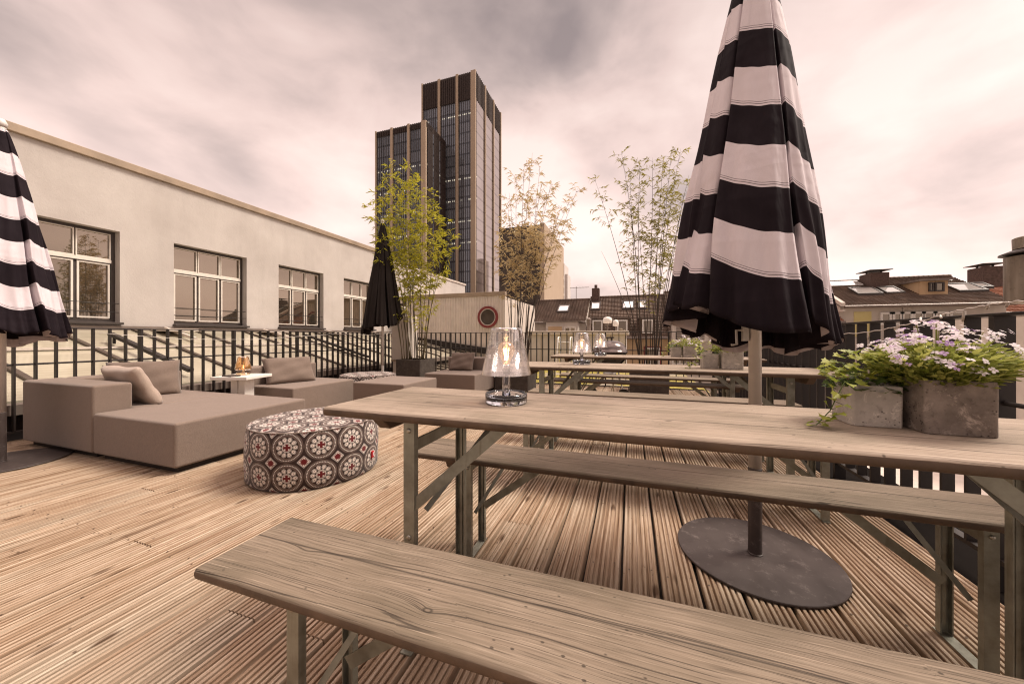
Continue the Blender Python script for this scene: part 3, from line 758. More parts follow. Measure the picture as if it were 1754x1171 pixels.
# ================================================================== BAMBOO AND PLANTERS
def planter(label,x0,x1,y0,y1,h):
    t=thing('square_planter',label,'planter',((x0+x1)/2,(y0+y1)/2,0),group='charcoal square planters'); a=(x1-x0)/2;b=(y1-y0)/2;w=.03
    mb=MB(); mb.box(-a,a,-b,-b+w,0,h); mb.box(-a,a,b-w,b,0,h); mb.box(-a,-a+w,-b+w,b-w,0,h); mb.box(a-w,a,-b+w,b-w,0,h); mb.build('shell',M['planter'],t,bevel=.004,seg=2)
    mb=MB(); n=10
    g=[[mb.vert((-a+w+.001+(2*a-2*w-.002)*i/n,-b+w+.001+(2*b-2*w-.002)*j/n,h-.05+.02*mnoise.noise((i*.7,j*.7,x0)))) for j in range(n+1)] for i in range(n+1)]
    for i in range(n):
        for j in range(n): mb.face((g[i][j],g[i+1][j],g[i+1][j+1],g[i][j+1]))
    mb.build('soil',M['soil'],t,smooth=True)
planter('charcoal planter with the lush green bamboo in the far left corner',-4.60,-4.03,6.10,6.68,.53)
planter('charcoal planter with the dry tan bamboo behind the nearest lamp',-2.38,-1.75,6.05,6.65,.50)
planter('charcoal planter with the sparse bamboo behind the farthest bench',-.02,.62,6.50,7.12,.47)

def leaf_quad(mb,p,d,L,w,rnd):
    d=d.normalized(); up=V((rnd.uniform(-1,1),rnd.uniform(-1,1),rnd.uniform(-.2,1)))
    s=d.cross(up)
    if s.length<.05: s=d.cross(V((1,0,0)))
    s.normalize(); nn=s.cross(d)
    m=p+d*(L*.42)-nn*(w*.3); tip=p+d*L-V((0,0,L*rnd.uniform(.0,.35)))
    i=len(mb.v); mb.v += [tuple(p),tuple(m+s*w/2+nn*w*.25),tuple(tip),tuple(m-s*w/2+nn*w*.25)]
    mb.face((i,i+1,i+2)); mb.face((i,i+2,i+3))
def bamboo(label,base,canes,leafmat,canemat,dens,lf,seed,cs=1.0):
    """canes: (base offset, top point, first leafy z); dens(z)->leaf clusters per branch"""
    rnd=random.Random(seed); o=V(base); t=thing('bamboo',label,'bamboo',base,group='potted bamboo')
    fol=MB()
    for (bo,top,zleaf) in canes:
        b=V(bo); e=V(top)-o; H=e.z-b.z
        bow=V((rnd.uniform(-.06,.06),rnd.uniform(-.06,.06),0))
        def pos(f): 
            # starts nearly upright then leans towards its tip
            g=f**1.5; return V((b.x+(e.x-b.x)*g,b.y+(e.y-b.y)*g,b.z+H*f))+bow*sin(pi*f)
        n=22; pts=[pos(k/n) for k in range(n+1)]
        rad=[max(.0016,.0095*cs*(1-.85*(k/n))) for k in range(n+1)]
        mb=MB(); mb.tube(pts,rad,6); mb.build('cane',M[canemat],t,smooth=True)
        nodes=int(H/.145)
        for q in range(nodes):
            f=(q+.5)/nodes; p=pos(f); zw=p.z+o.z
            if zw<zleaf: continue
            dn=dens(zw)
            for br in range(rnd.choice(lf[5])):
                if rnd.random()>dn: continue
                a=rnd.uniform(0,2*pi); el=rnd.uniform(.25,1.0); bl=rnd.uniform(.18,.48)*(1.15-.55*f)*lf[2]
                d=V((cos(a)*cos(el),sin(a)*cos(el),sin(el)))
                q1=p+d*bl*.5; q2=p+d*bl-V((0,0,bl*.12))
                fol.tube([p,q1,q2],[.0022,.0016,.0008],4,m=1,cap=False)
                nl=rnd.randint(lf[3],lf[4])
                for l in range(nl):
                    s=rnd.uniform(.3,1.0); pp=p+d*bl*s-V((0,0,bl*.12*s*s))
                    aa=a+rnd.uniform(-1.5,1.5); ee=rnd.uniform(-.7,.7)
                    ld=V((cos(aa)*cos(ee),sin(aa)*cos(ee),sin(ee)))
                    leaf_quad(fol,pp,ld,rnd.uniform(.55,1.1)*lf[0],rnd.uniform(.7,1.2)*lf[1],rnd)
    fol.build('foliage',[M[leafmat],M[canemat]],t,fix=False)
    return t
rb=random.Random(99)
def cane_set(base,half,tops,zl):
    out=[]
    for (px,py,dy,z) in tops:
        tp=ray_point(px,py,base[1]+dy)
        bx=max(-half,min(half,(tp.x-base[0])*.35+rb.uniform(-.1,.1))); out.append(((bx,max(-half,min(half,dy*.5)),-.0),tp,z+rb.uniform(-.15,.15)))
    return out
B1=(-4.315,6.39,.48)
tops=[(652,318,-.1,1.7),(664,300,.1,1.6),(676,288,.0,1.5),(690,305,-.2,1.3),(703,285,.15,1.4),(716,300,.0,1.2),(728,322,-.15,1.3),(738,340,.2,1.4),(750,352,0,1.5),(762,380,.1,1.5),(742,400,-.2,1.1),(700,360,.2,1.1),(684,370,-.1,1.2),(638,352,.0,2.6),(770,410,.0,1.8),(720,420,.1,1.0),(668,390,.25,1.5),(642,372,-.45,2.4),(656,400,-.5,2.2),(648,352,-.4,2.6)]
bamboo('lush yellow green bamboo clump in the far left corner',B1,cane_set(B1,.2,tops,1.2),'lf_green','cane',lambda z:1.0 if z>1.9 else .5,(.14,.021,1.0,6,11,(1,2,3,3)),5)
B2=(-2.065,6.35,.45)
tops=[(872,330,0,2.2),(884,300,.1,2.1),(898,280,-.1,2.2),(912,262,.0,2.1),(925,285,.1,2.3),(936,330,-.1,2.0),(866,392,.1,1.7),(880,400,-.1,1.6),(895,380,.2,1.7),(908,390,0,1.6),(922,395,-.2,1.7),(935,400,.1,1.7),(945,385,.0,1.8),(990,322,.1,2.2),(858,420,.0,1.7),(962,352,-.1,2.2),(975,345,.15,2.3),(945,310,.1,2.3),(870,350,.1,2.2),(928,310,.0,2.2)]
bamboo('dry tan bamboo clump behind the nearest table lamp',B2,cane_set(B2,.2,tops,1.2),'lf_brown','cane_d',lambda z:.97 if z<3.05 else .72,(.12,.018,1.0,7,12,(1,2,3)),6)
B3=(.30,6.80,.42)
tops=[(1018,305,.1,3.0),(1064,258,-.1,2.2),(1078,290,.0,1.9),(1096,275,.1,1.9),(1118,270,-.1,2.1),(1135,290,.15,1.9),(1150,262,.0,2.2),(1166,255,.1,2.3),(1180,300,-.05,2.0),(1128,380,.1,1.8),(1030,430,.0,2.6),(1108,470,.1,1.3),(1160,400,-.1,1.5),(1090,340,.15,1.8),(1142,320,-.05,1.9),(1172,330,.05,1.9)]
bamboo('sparse tall bamboo behind the farthest table, left of the striped umbrella',B3,cane_set(B3,.14,tops,1.2),'lf_olive','cane_d',lambda z:.9,(.115,.018,.95,6,10,(2,2,3)),7,1.15)

# ================================================================== POTS AND FLOWERS
def pot(label,x0,y0,s,h,mat,z,group):
    t=thing('concrete_pot',label,'plant pot',(x0+s/2,y0+s/2,z),group=group); a=s/2; w=s*.09
    mb=MB(); c=s*.06
    def ringp(a,c): return [(-a+c,-a),(a-c,-a),(a,-a+c),(a,a-c),(a-c,a),(-a+c,a),(-a,a-c),(-a,-a+c)]
    o=ringp(a,c); i=ringp(a-w,c*.6); n=8; st=len(mb.v); rr=random.Random(int(s*1000))
    for ring,zz in ((o,0),(o,h*.33),(o,h*.66),(o,h),(i,h),(i,h*.6)):
        for q in ring: mb.v.append((q[0]+rr.uniform(-1,1)*s*.007,q[1]+rr.uniform(-1,1)*s*.007,zz+(rr.uniform(-1,.3)*s*.012 if zz==h else 0)))
    for k in range(5):
        for j in range(n): mb.face((st+k*n+j,st+k*n+(j+1)%n,st+(k+1)*n+(j+1)%n,st+(k+1)*n+j))
    mb.face([st+j for j in range(n)][::-1]); mb.build('pot_body',M[mat],t,bevel=s*.02,seg=2)
    mb=MB(); mb.prism(ringp(a-w-.001,c*.6),'z',h*.61,h*.85); mb.build('soil',M['soil'],t)
    return t
def ivy_leaf(mb,p,d,s,rnd):
    d=d.normalized(); up=V((rnd.uniform(-.6,.6),rnd.uniform(-.8,.2),1)); sd=d.cross(up)
    if sd.length<.1: sd=V((1,0,0))
    sd.normalize(); nn=sd.cross(d)
    P=[(0,0),(.32,.18),(.55,.12),(.38,.42),(.42,.62),(.20,.62),(0,1.0),(-.20,.62),(-.42,.62),(-.38,.42),(-.55,.12),(-.32,.18)]
    i=len(mb.v)
    for x,y in P: mb.v.append(tuple(p+sd*(x*s)+d*(y*s)-nn*(abs(x)*-.25*s)))
    mb.face((i,i+1,i+2,i+3)); mb.face((i,i+3,i+4,i+5,i+6)); mb.face((i,i+6,i+7,i+8,i+9)); mb.face((i,i+9,i+10,i+11))
def oval_leaf(mb,p,d,L,w,rnd):
    d=d.normalized(); up=V((rnd.uniform(-.7,.7),rnd.uniform(-.7,.7),1)); sd=d.cross(up)
    if sd.length<.1: sd=V((1,0,0))
    sd.normalize(); nn=sd.cross(d); i=len(mb.v)
    for x,y in ((0,0),(.5,.35),(.4,.75),(0,1),(-.4,.75),(-.5,.35)): mb.v.append(tuple(p+sd*(x*w)+d*(y*L)+nn*(abs(x)*w*.35)))
    mb.face((i,i+1,i+2,i+3)); mb.face((i,i+3,i+4,i+5))
def flower(mb,c,nrm,s,rnd):
    nrm=nrm.normalized(); a=nrm.cross(V((.3,.9,.1))).normalized(); b=nrm.cross(a); a0=rnd.uniform(0,6)
    m=1 if rnd.random()<.11 else 0
    for k in range(4):
        t=a0+k*pi/2+rnd.uniform(-.1,.1); d=a*cos(t)+b*sin(t); e=a*-sin(t)+b*cos(t); i=len(mb.v)
        for x,y,z in ((0,.05,0),(.42,.5,.12),(.36,.95,.05),(0,1.08,0),(-.36,.95,.05),(-.42,.5,.12)): mb.v.append(tuple(c+d*(y*s)+e*(x*s)+nrm*(z*s)))
        mb.face(range(i,i+6),m)
def flower_plant(label,loc,s,seed,h,spread,nl,nc,group,fs=.0067):
    rnd=random.Random(seed); t=thing('flowering_plant',label,'plant',loc,group=group); fo=MB(); st=MB(); bl=MB()
    for k in range(nl):
        a=rnd.uniform(0,2*pi); q=sqrt(rnd.random()); f=rnd.random()
        p=V((cos(a)*q*spread*(.55+.5*f),sin(a)*q*spread*(.5+.4*f),h*(.02+.72*f*(1-.45*q*q))))
        d=V((cos(a)+rnd.uniform(-.6,.6),sin(a)+rnd.uniform(-.6,.6),rnd.uniform(-.2,.9)))
        oval_leaf(fo,p,d,rnd.uniform(.014,.032)*s,rnd.uniform(.006,.012)*s,rnd)
    for k in range(nc):
        a=rnd.uniform(0,2*pi); q=sqrt(rnd.random())*1.05
        tip=V((cos(a)*q*spread*1.12,sin(a)*q*spread*.85,h*(1.02-.62*q*q)+rnd.uniform(-.02,.012)))
        st.tube([V((tip.x*.4,tip.y*.4,h*.1)),V((tip.x*.75,tip.y*.75,tip.z*.65)),tip],[.0014,.0011,.0008],4,cap=False)
        ax=V((tip.x*.6/spread,tip.y*.6/spread-.25,1)).normalized()
        for m in range(rnd.randint(4,9)):
            r=rnd.uniform(0,.023)*s; b=rnd.uniform(0,6.28)
            c=tip+V((cos(b)*r,sin(b)*r,rnd.uniform(-.010,.010)))
            flower(bl,c,ax+V((cos(b),sin(b),0))*(r*28/s)+V((rnd.uniform(-.25,.25),rnd.uniform(-.25,.25),0)),fs*rnd.uniform(.8,1.25),rnd)
    st.build('stems',M['lf_pot'],t,fix=False); fo.build('foliage',M['lf_pot'],t,fix=False); bl.build('blossoms',[M['petal_w'],M['petal_v']],t,fix=False)
    return t
def ivy(label,loc,seed,h,spread,vine,group,n=150):
    rnd=random.Random(seed); t=thing('potted_ivy',label,'plant',loc,group=group); fo=MB(); fd=MB(); st=MB()
    for k in range(n):
        a=rnd.uniform(0,2*pi); q=sqrt(rnd.random()); f=rnd.random()
        p=V((cos(a)*q*spread-.012*f,sin(a)*q*spread*.8,h*(.04+.9*f*(1-.5*q))))
        d=V((cos(a)+rnd.uniform(-.6,.6),sin(a)-.3+rnd.uniform(-.6,.6),rnd.uniform(-.4,.6)))
        ivy_leaf(fo if (f>.42 and rnd.random()<.8) else fd,p,d,rnd.uniform(.016,.030),rnd)
    if vine:
        pts=[V(p) for p in vine]; st.tube(pts,.0013,5)
        for i in range(len(pts)-1):
            for k in range(5):
                p=pts[i].lerp(pts[i+1],rnd.random()); d=V((rnd.uniform(-1,1),rnd.uniform(-1,.2),rnd.uniform(-.3,.6)))
                q=p+d.normalized()*rnd.uniform(.006,.02); st.tube([p,q],.0007,4,cap=False); ivy_leaf(fo,q,d,rnd.uniform(.017,.030),rnd)
    st.build('stems',M['lf_dark'],t,fix=False); fd.build('shade_leaves',M['lf_dark'],t,fix=False); fo.build('foliage',M['lf_ivy'],t,fix=False)
    return t
where=[('nearest',0,.7702,0),('middle',1.72,.7702,-.045),('farthest',3.22,.7702,-.10)]
for nm,dy,z,dx in where:
    pot('small pale concrete pot of ivy on the %s table'%nm,.543+dx,1.140+dy,.104,.105,'pot_light',z,'small concrete pots')
    pot('larger dark concrete pot of flowers on the %s table'%nm if nm=='nearest' else 'larger concrete pot of flowers on the %s table'%nm,.662+dx,1.098+dy,.129,.128,'pot_dark' if nm=='nearest' else 'pot_light',z,'large concrete pots')
    far=nm!='nearest'
    flower_plant('plant with white and violet blossoms spilling from the larger pot on the %s table'%nm,(.722+dx,1.165+dy,z+.108),1.0,31+int(dy*10),.148,.138,500 if far else 2300,26 if far else 56,'white and violet flowering plants')
    ivy('yellow green ivy trailing out of the small pot on the %s table'%nm,(.593+dx,1.192+dy,z+.082),41+int(dy*7),.135,.075,
        [(-.045,-.05,.03),(-.075,-.075,.035),(-.098,-.09,.0),(-.110,-.085,-.04),(-.135,-.095,-.066),(-.150,-.11,-.074)],'potted ivy plants',70 if far else 210)
# ================================================================== GROUND AND LOW ROOFS
def gravelmat():
    t=NT('mossy_gravel'); c=t.coord(); n=t.noise(c,1.2,5,.6); f=t.noise(c,60,4,.7)
    v=t.n('TexVoronoi',{'Vector':c,'Scale':28.0})
    col=t.ramp(f,[(.3,(.20,.165,.12)),(.7,(.46,.40,.31))])
    moss=t.ramp(t.noise(c,18,4),[(.3,(.20,.16,.02)),(.7,(.50,.42,.10))])
    col=t.mix(t.ramp(n,[(.40,0),(.50,.9)]),col,moss)
    return t.pbr(col,.95,t.bump(t.math('ADD',f,v.outputs['Distance']),.8,.03),spec=.1)
M['gravel']=gravelmat()
M['plaster']=None
def plaster(name,lo,hi,sc=1.2,b=.35):
    t=NT(name); c=t.coord(); n=t.noise(c,sc,6,.6); f=t.noise(c,22,5,.7); st=t.noise(t.coord(scale=(2.2,2.2,.25)),2,4); sp=t.noise(c,55,3,.8)
    col=t.ramp(n,[(.3,lo),(.7,hi)])
    col=t.mix(t.ramp(st,[(.5,0),(.8,.22)]),col,tuple(k*.7 for k in lo))
    col=t.mix(t.math('MULTIPLY',t.ramp(sp,[(.60,0),(.72,.65)]),t.ramp(t.noise(c,1.8,3),[(.45,0),(.6,1)])),col,tuple(k*.6 for k in lo))
    return t.pbr(col,.92,t.bump(t.math('ADD',f,t.math('MULTIPLY',sp,.6)),b,.012),spec=.15)
M['plaster']=plaster('rendered_wall',(.475,.43,.395),(.58,.535,.495))
M['coping']=simple('coping_metal',(.34,.26,.185),.5,.25,var=.18,scale=3)
M['white_wall']=plaster('white_painted_wall',(.55,.48,.42),(.66,.59,.52))
M['street']=simple('street_paving',(.25,.22,.19),.9,var=.2,scale=2)
mb=MB(); mb.quad((-900,-900,-16),(900,-900,-16),(900,900,-16),(-900,900,-16)); struct(mb.build('ground',M['street']))
mb=MB(); mb.box(-9.0,1.55,7.46,12.0,-3.2,-.14); struct(mb.build('gravel_roof',M['gravel']))
mb=MB(); mb.box(1.60,9.5,-4,17,-8.0,-2.8); struct(mb.build('courtyard_roof',M['white_wall']))

# ================================================================== GLASS LEAN-TO ROOF (left)
def skyglass():
    t=NT('frosted_roof_glass'); c=t.coord(); n=t.noise(c,1.5,3)
    w=t.n('TexWave',{'Vector':c,'Scale':3.2,'Distortion':.6},wave_type='BANDS',bands_direction='X').outputs['Fac']
    col=t.ramp(n,[(.3,(.38,.34,.255)),(.7,(.50,.455,.35))]); col=t.mix(t.ramp(w,[(.80,0),(.95,.22)]),col,(.20,.165,.10))
    return t.pbr(col,.12,spec=.6)
M['skyglass']=skyglass(); M['grey_metal']=simple('weathered_flashing',(.20,.16,.135),.5,.3,var=.2,scale=4); M['rafter']=simple('rafter_metal',(.085,.062,.048),.5,.2,var=.2)
t=thing('glass_roof','sloping frosted glass roof between the left railing and the rendered wall','glass roof',(-9.0,0,0))
Z0=1.13; SL=.245; X1=3.15
def zr(x): return Z0-SL*x
mb=MB()
for y in range(-2,13): 
    mb.hexa([(0.02,y+.03,zr(0.02)-.03),(X1,y+.03,zr(X1)-.03),(X1,y+.97,zr(X1)-.03),(0.02,y+.97,zr(0.02)-.03),(0.02,y+.03,zr(0.02)),(X1,y+.03,zr(X1)),(X1,y+.97,zr(X1)),(0.02,y+.97,zr(0.02))])
mb.build('glass_pane',M['skyglass'],t)
for y in range(-2,14):
    mb=MB(); mb.hexa([(0.02,y-.028,zr(0.02)-.06),(X1+.03,y-.028,zr(X1+.03)-.06),(X1+.03,y+.028,zr(X1+.03)-.06),(0.02,y+.028,zr(0.02)-.06),(0.02,y-.028,zr(0.02)+.035),(X1+.03,y-.028,zr(X1+.03)+.035),(X1+.03,y+.028,zr(X1+.03)+.035),(0.02,y+.028,zr(0.02)+.035)])
    mb.build('rafter',M['rafter'],t)
    if y%2==0:
        mb=MB(); mb.bar((.12,y+.45,zr(.12)+.07),(1.05,y+.45,zr(1.05)+.09),.05,.05); mb.box(.05,.6,y+.25,y+.75,zr(.3)+.05,zr(.3)+.10); mb.build('roof_vent',M['white_wall'],t)
mb=MB(); mb.box(1.3,1.36,-2.5,13,zr(1.33)+.015,zr(1.33)+.045); mb.build('purlin',M['white_wall'],t)
mb=MB(); mb.box(X1+.035,X1+.2,-2.5,13.2,zr(X1)-.12,zr(X1)-.02); mb.build('gutter',M['grey_metal'],t)
mb=MB(); mb.box(X1-.1,X1+.03,-2.5,13,-3,zr(X1)-.13); mb.build('kerb_wall',simple('dark_bitumen_kerb',(.03,.022,.02),.8),t)
mb=MB(); 
for y0 in (1.1,4.7,8.3):
    mb.bar((1.0,y0+2.2,zr(1.0)+.16),(3.0,y0+2.2,zr(3.0)+.12),.07,.05)
    mb.bar((1.1,y0+2.2,zr(1.0)),(1.1,y0+2.2,zr(1.0)+.16),.03,.03); mb.bar((2.5,y0+2.2,zr(2.5)),(2.5,y0+2.2,zr(2.5)+.14),.03,.03)
mb.build('window_opener',M['iron'],t)

# ================================================================== OFFICE BUILDING (left)
def winglass(name,base,refl,col=(.85,.82,.78)):
    t=NT(name); c=t.coord()
    n=t.noise(c,.35,2)
    d=t.n('BsdfDiffuse',{'Color':base}); g=t.n('BsdfGlossy',{'Color':col,'Roughness':.015,'Normal':t.bump(n,.04,.3)})
    lw=t.n('LayerWeight',{'Blend':.3}).outputs['Facing']
    f=t.math('ADD',refl,t.math('MULTIPLY',lw,.45),clamp=True)
    return t.surf(t.n('MixShader',{0:f,1:d,2:g}))
M['winglass']=winglass('coated_window_glass',(.036,.031,.024),.25,(.84,.71,.57))
M['frame_w']=simple('pale_window_frame',(.74,.68,.60),.5,var=.05,bump=.02); M['frame_d']=simple('dark_window_frame',(.05,.038,.032),.5,bump=.03)
BX=-9.0
t=thing('office_building','low rendered building with a row of gridded windows along the left','building',(BX,0,0))
wy=[2.376-2.27,2.376,4.66-.01,6.94,9.21]; W=1.46; zb,ztp=1.27,2.95
ends=-6.0; yend=11.0; ymax=18.2; hl=4.14
ops=[(-4.44,-2.98)]+[(y,y+W) for y in wy]+[(11.5,12.9),(13.8,15.2)]
mb=MB(); th=.34; y=ends
for a,b in ops:
    top=hl if a<11 else 3.93
    if y<yend<a: mb.box(-th,0,y,yend,-4,hl); y=yend
    mb.box(-th,0,y,a,-4,top); mb.box(-th,0,a,b,-4,zb-.02 if a<11 else 1.5); mb.box(-th,0,a,b,ztp if a<11 else 2.6,top); y=b
mb.box(-th,0,y,ymax,-4,3.93); mb.box(-8,-th-.001,ends,yend,-4,hl-.05); mb.box(-8,-th-.001,yend,ymax,-4,3.88)
# inner rooms are closed off right behind the openings
o=mb.build('wall',M['plaster'],t)
mb=MB(); mb.box(-th-.12,.06,ends-.05,yend+.03,hl,hl+.135); mb.build('coping',M['coping'],t,bevel=.008,seg=1)
mb=MB(); mb.box(-th-.1,.045,yend+.035,ymax+.05,3.93,4.02); mb.build('coping',M['white_wall'],t,bevel=.008,seg=1)
mb=MB(); mb.box(0.001,.05,ends,ymax,1.10,1.20); mb.build('wall_flashing',M['grey_metal'],t)
def office_window(y0,w,z0,z1,lit=False):
    f=MB(); d=-.15; o=.05
    def rect(a,b,c,e,k,x0,x1,m=0):
        f.box(x0,x1,a,a+k,c,e,m); f.box(x0,x1,b-k,b,c,e,m); f.box(x0,x1,a+k,b-k,c,c+k,m); f.box(x0,x1,a+k,b-k,e-k,e,m)
    rect(y0+.005,y0+w-.005,z0,z1-.003,o,d-.06,d,1)
    zt=z0+(z1-z0)*.665; f.box(d-.05,d+.012,y0+o+.006,y0+w-o-.006,zt-.03,zt+.03,0); f.box(d-.049,d+.016,y0+o+.006,y0+w-o-.006,zt-.045,zt-.034,1)
    cw=(w-2*o)/3
    for k in range(3):
        a=y0+o+k*cw; 
        rect(a+.022,a+cw-.022,z0+o+.02,zt-.048,.026,d-.045,d+.006,0)
        rect(a+.010,a+cw-.010,zt+.032,z1-o-.006,.016,d-.045,d+.002,0)
        if k: f.box(d-.055,d-.012,a-.018,a+.018,z0+o,zt-.05,1)
    wn=f.build('window',[M['frame_w'],M['frame_d']],t)
    g=MB(); g.box(d-.034,d-.030,y0+o,y0+w-o,z0+o,z1-o); g.build('pane',M['winglass'],wn)
    s=MB(); s.box(-.10,.09,y0-.02,y0+w+.02,z0-.05,z0-.005); s.build('sill',M['frame_d'],wn,bevel=.005,seg=1)
    b=MB(); 
    for zz in (z0+.18,z0+.34): b.tube([(-.04,y0,zz),(-.04,y0+w,zz)],.006,6)
    b.build('guard_bar',M['iron'],wn)
for k,(a,b) in enumerate(ops): 
    office_window(a,b-a,zb if a<11 else 1.5,ztp if a<11 else 2.6)

# corrugated shed with a round vent
M['corr']=simple('ribbed_sheet',(.70,.62,.55),.55,.1,var=.08,scale=3)
t=thing('ribbed_shed','ribbed metal roof shed with a red ringed round vent','shed',(-4.33,12,0))
mb=MB(); xs=-4.2; p=[]; k=0; x=xs
prof=[]
while x<-.12:
    prof += [(x,0),(x+.05,0),(x+.062,-.022),(x+.098,-.022)]; x+=.11
prof += [(-.10,0),(-.10,.15),(xs,.15)]
mb.prism(prof,'z',-3,2.50); mb.build('ribbed_wall',M['corr'],t)
mb=MB(); mb.box(-.099,-.001,-.01,.15,-3,2.50); mb.box(-.099,0,.151,4.2,-3,2.45); mb.box(-4.2,-.1,.151,4.2,-3,2.40); mb.build('side_wall',M['white_wall'],t)
mb=MB(); mb.box(xs,.02,-.06,.20,2.501,2.65); mb.build('roof_edge',M['coping'],t,bevel=.006,seg=1)
c=(ray_point(836,543,11.97)); cx,cz=c.x+4.33,c.z
M['red']=simple('dark_red_paint',(.20,.028,.028),.5)
def ring(name,r0,r1,d0,d1,mat,par):
    mb=MB(); st=0; mb.lathe([(r0,d0),(r1,d0),(r1,d1),(r0,d1)],n=48,closed=True)
    mb.v=[(cx+x,-.023-z,cz+y) for x,y,z in mb.v]; return mb.build(name,M[mat],par)
v=ring('vent_ring',.315,.40,.0,.07,'red',t); ring('inner_ring',.285,.314,.0,.06,'white_wall',v)
mb=MB()
for k in range(15):
    z=-.27+k*.0385; hw=sqrt(max(.0,.284**2-z*z)); 
    if hw>.03: mb.hexa([(cx-hw,-.028,cz+z-.014),(cx+hw,-.028,cz+z-.014),(cx+hw,-.026,cz+z-.014),(cx-hw,-.026,cz+z-.014),(cx-hw,-.062,cz+z+.010),(cx+hw,-.062,cz+z+.010),(cx+hw,-.060,cz+z+.014),(cx-hw,-.060,cz+z+.014)])
mb.build('louvre',M['grey_metal'],v)
mb=MB(); mb.v=[]; mb.lathe([(.001,0),(.284,0),(.284,.004),(.001,.004)],n=40); mb.v=[(cx+x,-.0235-z,cz+y) for x,y,z in mb.v]; mb.build('vent_back',M['frame_d'],v)
# sloping glass strip in front of the shed
t=thing('glass_roof','low glazed roof sloping down in front of the ribbed shed','glass roof',(-9.0,7.6,0))
t=bpy.data.objects[t.name]
mb=MB()
for k in range(9):
    y=.0+k*.48
mb.hexa([(3.4,0,.10),(5.4,0,-.10),(5.4,4.3,-.10),(3.4,4.3,.10),(3.4,0,.14),(5.4,0,-.06),(5.4,4.3,-.06),(3.4,4.3,.14)]); mb.build('glass_pane',M['skyglass'],t)
for k in range(10):
    y=.02+k*.47; mb=MB(); mb.hexa([(3.4,y,.145),(5.45,y,-.055),(5.45,y+.05,-.055),(3.4,y+.05,.145),(3.4,y,.19),(5.45,y,-.01),(5.45,y+.05,-.01),(3.4,y+.05,.19)]); mb.build('rafter',M['rafter'],t)
mb=MB(); mb.hexa([(1.0,4.30,.75),(5.0,4.30,.22),(5.0,4.36,.22),(1.0,4.36,.75),(1.0,4.30,.98),(5.0,4.30,.45),(5.0,4.36,.45),(1.0,4.36,.98)]); mb.build('edge_flashing',M['iron'],t)
# ventilation cabinet in the corner
t=thing('vent_cabinet','tall pale metal cabinet beside the green bamboo planter','cabinet',(-4.98,6.92,0))
mb=MB(); mb.box(-.23,.23,-.17,.17,.47,1.47); mb.build('body',M['white_wall'],t,bevel=.006,seg=2)
mb=MB(); mb.box(-.24,.24,-.18,.18,.44,.468); mb.build('flange',M['coping'],t)
mb=MB(); mb.box(-.21,.21,-.15,.15,0,.439); mb.build('base',M['white_wall'],t,bevel=.004,seg=1)
# pale roof structure behind the grill
M['panel']=simple('pale_cladding_panel',(.62,.56,.52),.6,var=.06,scale=1.5)
t=thing('plant_room','pale panelled roof plant room behind the back railing','plant room',(-1.6,12.2,0))
mb=MB(); mb.box(-1.9,1.45,0,3,-.2,1.06); mb.build('wall',M['panel'],t)
mb=MB(); 
for k in range(8): x=-1.9+k*.478; mb.box(x-.008,x+.008,-.012,-.001,-.1,1.05)
mb.build('panel_seam',M['coping'],t)
mb=MB(); mb.box(-2.0,1.55,-.08,3.05,1.062,1.20); mb.build('roof_slab',M['white_wall'],t,bevel=.01,seg=1)
mb=MB(); mb.box(-1.9,1.45,-.03,-.002,-.13,-.02); mb.build('plinth',M['frame_d'],t)
t=thing('roof_ladder','white steel access ladder leaning over the gravel roof','ladder',(-1.62,8.9,-.14))
for x in (-.16,.16):
    mb=MB(); mb.tube([(x,-.35,0),(x,.05,1.0),(x,.12,1.12),(x,.30,1.14),(x,.33,.0)],.018,8); mb.build('stile',M['white_lac'],t,smooth=True)
mb=MB()
for k in range(5): mb.tube([(-.16,-.35+.08*(k+1),.2*(k+1)),(.16,-.35+.08*(k+1),.2*(k+1))],.012,6)
mb.build('rung',M['white_lac'],t)
for nm,px,h,r in (('tall',1002,.30,.07),):
    p=ray_point(px,570,11.5); t=thing('roof_vent','small dark vent pipe above the plant room','vent pipe',(p.x,12.6,1.201))
    mb=MB(); mb.lathe([(.07,0),(.07,.25),(.09,.26),(.09,.42),(.001,.48)],n=16); mb.build('pipe',M['grey_metal'],t)

for px,top in ((1038,.33),(1053,.22)):
    p=ray_point(px,570,12.4)
    t=thing('roof_fan','%s round white roof fan above the plant room behind the grill'%('larger' if top>.3 else 'smaller'),'roof fan',(p.x,13.2,1.201),group='white roof fans')
    mb=MB(); mb.tube([(0,0,0),(0,0,top-.05)],.03,8); mb.build('post',M['grey_metal'],t)
    r=.16 if top>.3 else .10; mb=MB(); mb.lathe([(.03,top-.05),(r,top-.03),(r*1.05,top+.08),(r*.8,top+.17),(.001,top+.2)],n=20); mb.build('fan_head',M['white_lac'],t,smooth=True)
# ================================================================== HOUSES WITH TILED ROOFS
def tilemat(name,a,b):
    t=NT(name); c=t.coord(); 
    v=t.n('TexVoronoi',{'Vector':t.coord(scale=(3.3,1,4.2)),'Scale':1.0})
    n=t.noise(c,.8,4); w=t.n('TexWave',{'Vector':c,'Scale':1.6,'Distortion':.0},wave_type='BANDS',bands_direction='X').outputs['Fac']
    col=t.mix(v.outputs['Color'],a,b); col=t.mix(t.ramp(n,[(.4,0),(.7,.5)]),col,tuple(k*.6 for k in a))
    return t.pbr(col,.7,t.bump(w,.9,.05),spec=.3)
M['tile_d']=tilemat('dark_brown_roof_tile',(.095,.062,.046),(.17,.115,.085)); M['tile_m']=tilemat('brown_roof_tile',(.115,.078,.058),(.20,.14,.105)); M['tile_r']=tilemat('red_roof_tile',(.26,.10,.06),(.36,.16,.09))
M['brick']=simple('sooty_brick',(.10,.062,.05),.9,var=.35,scale=14)
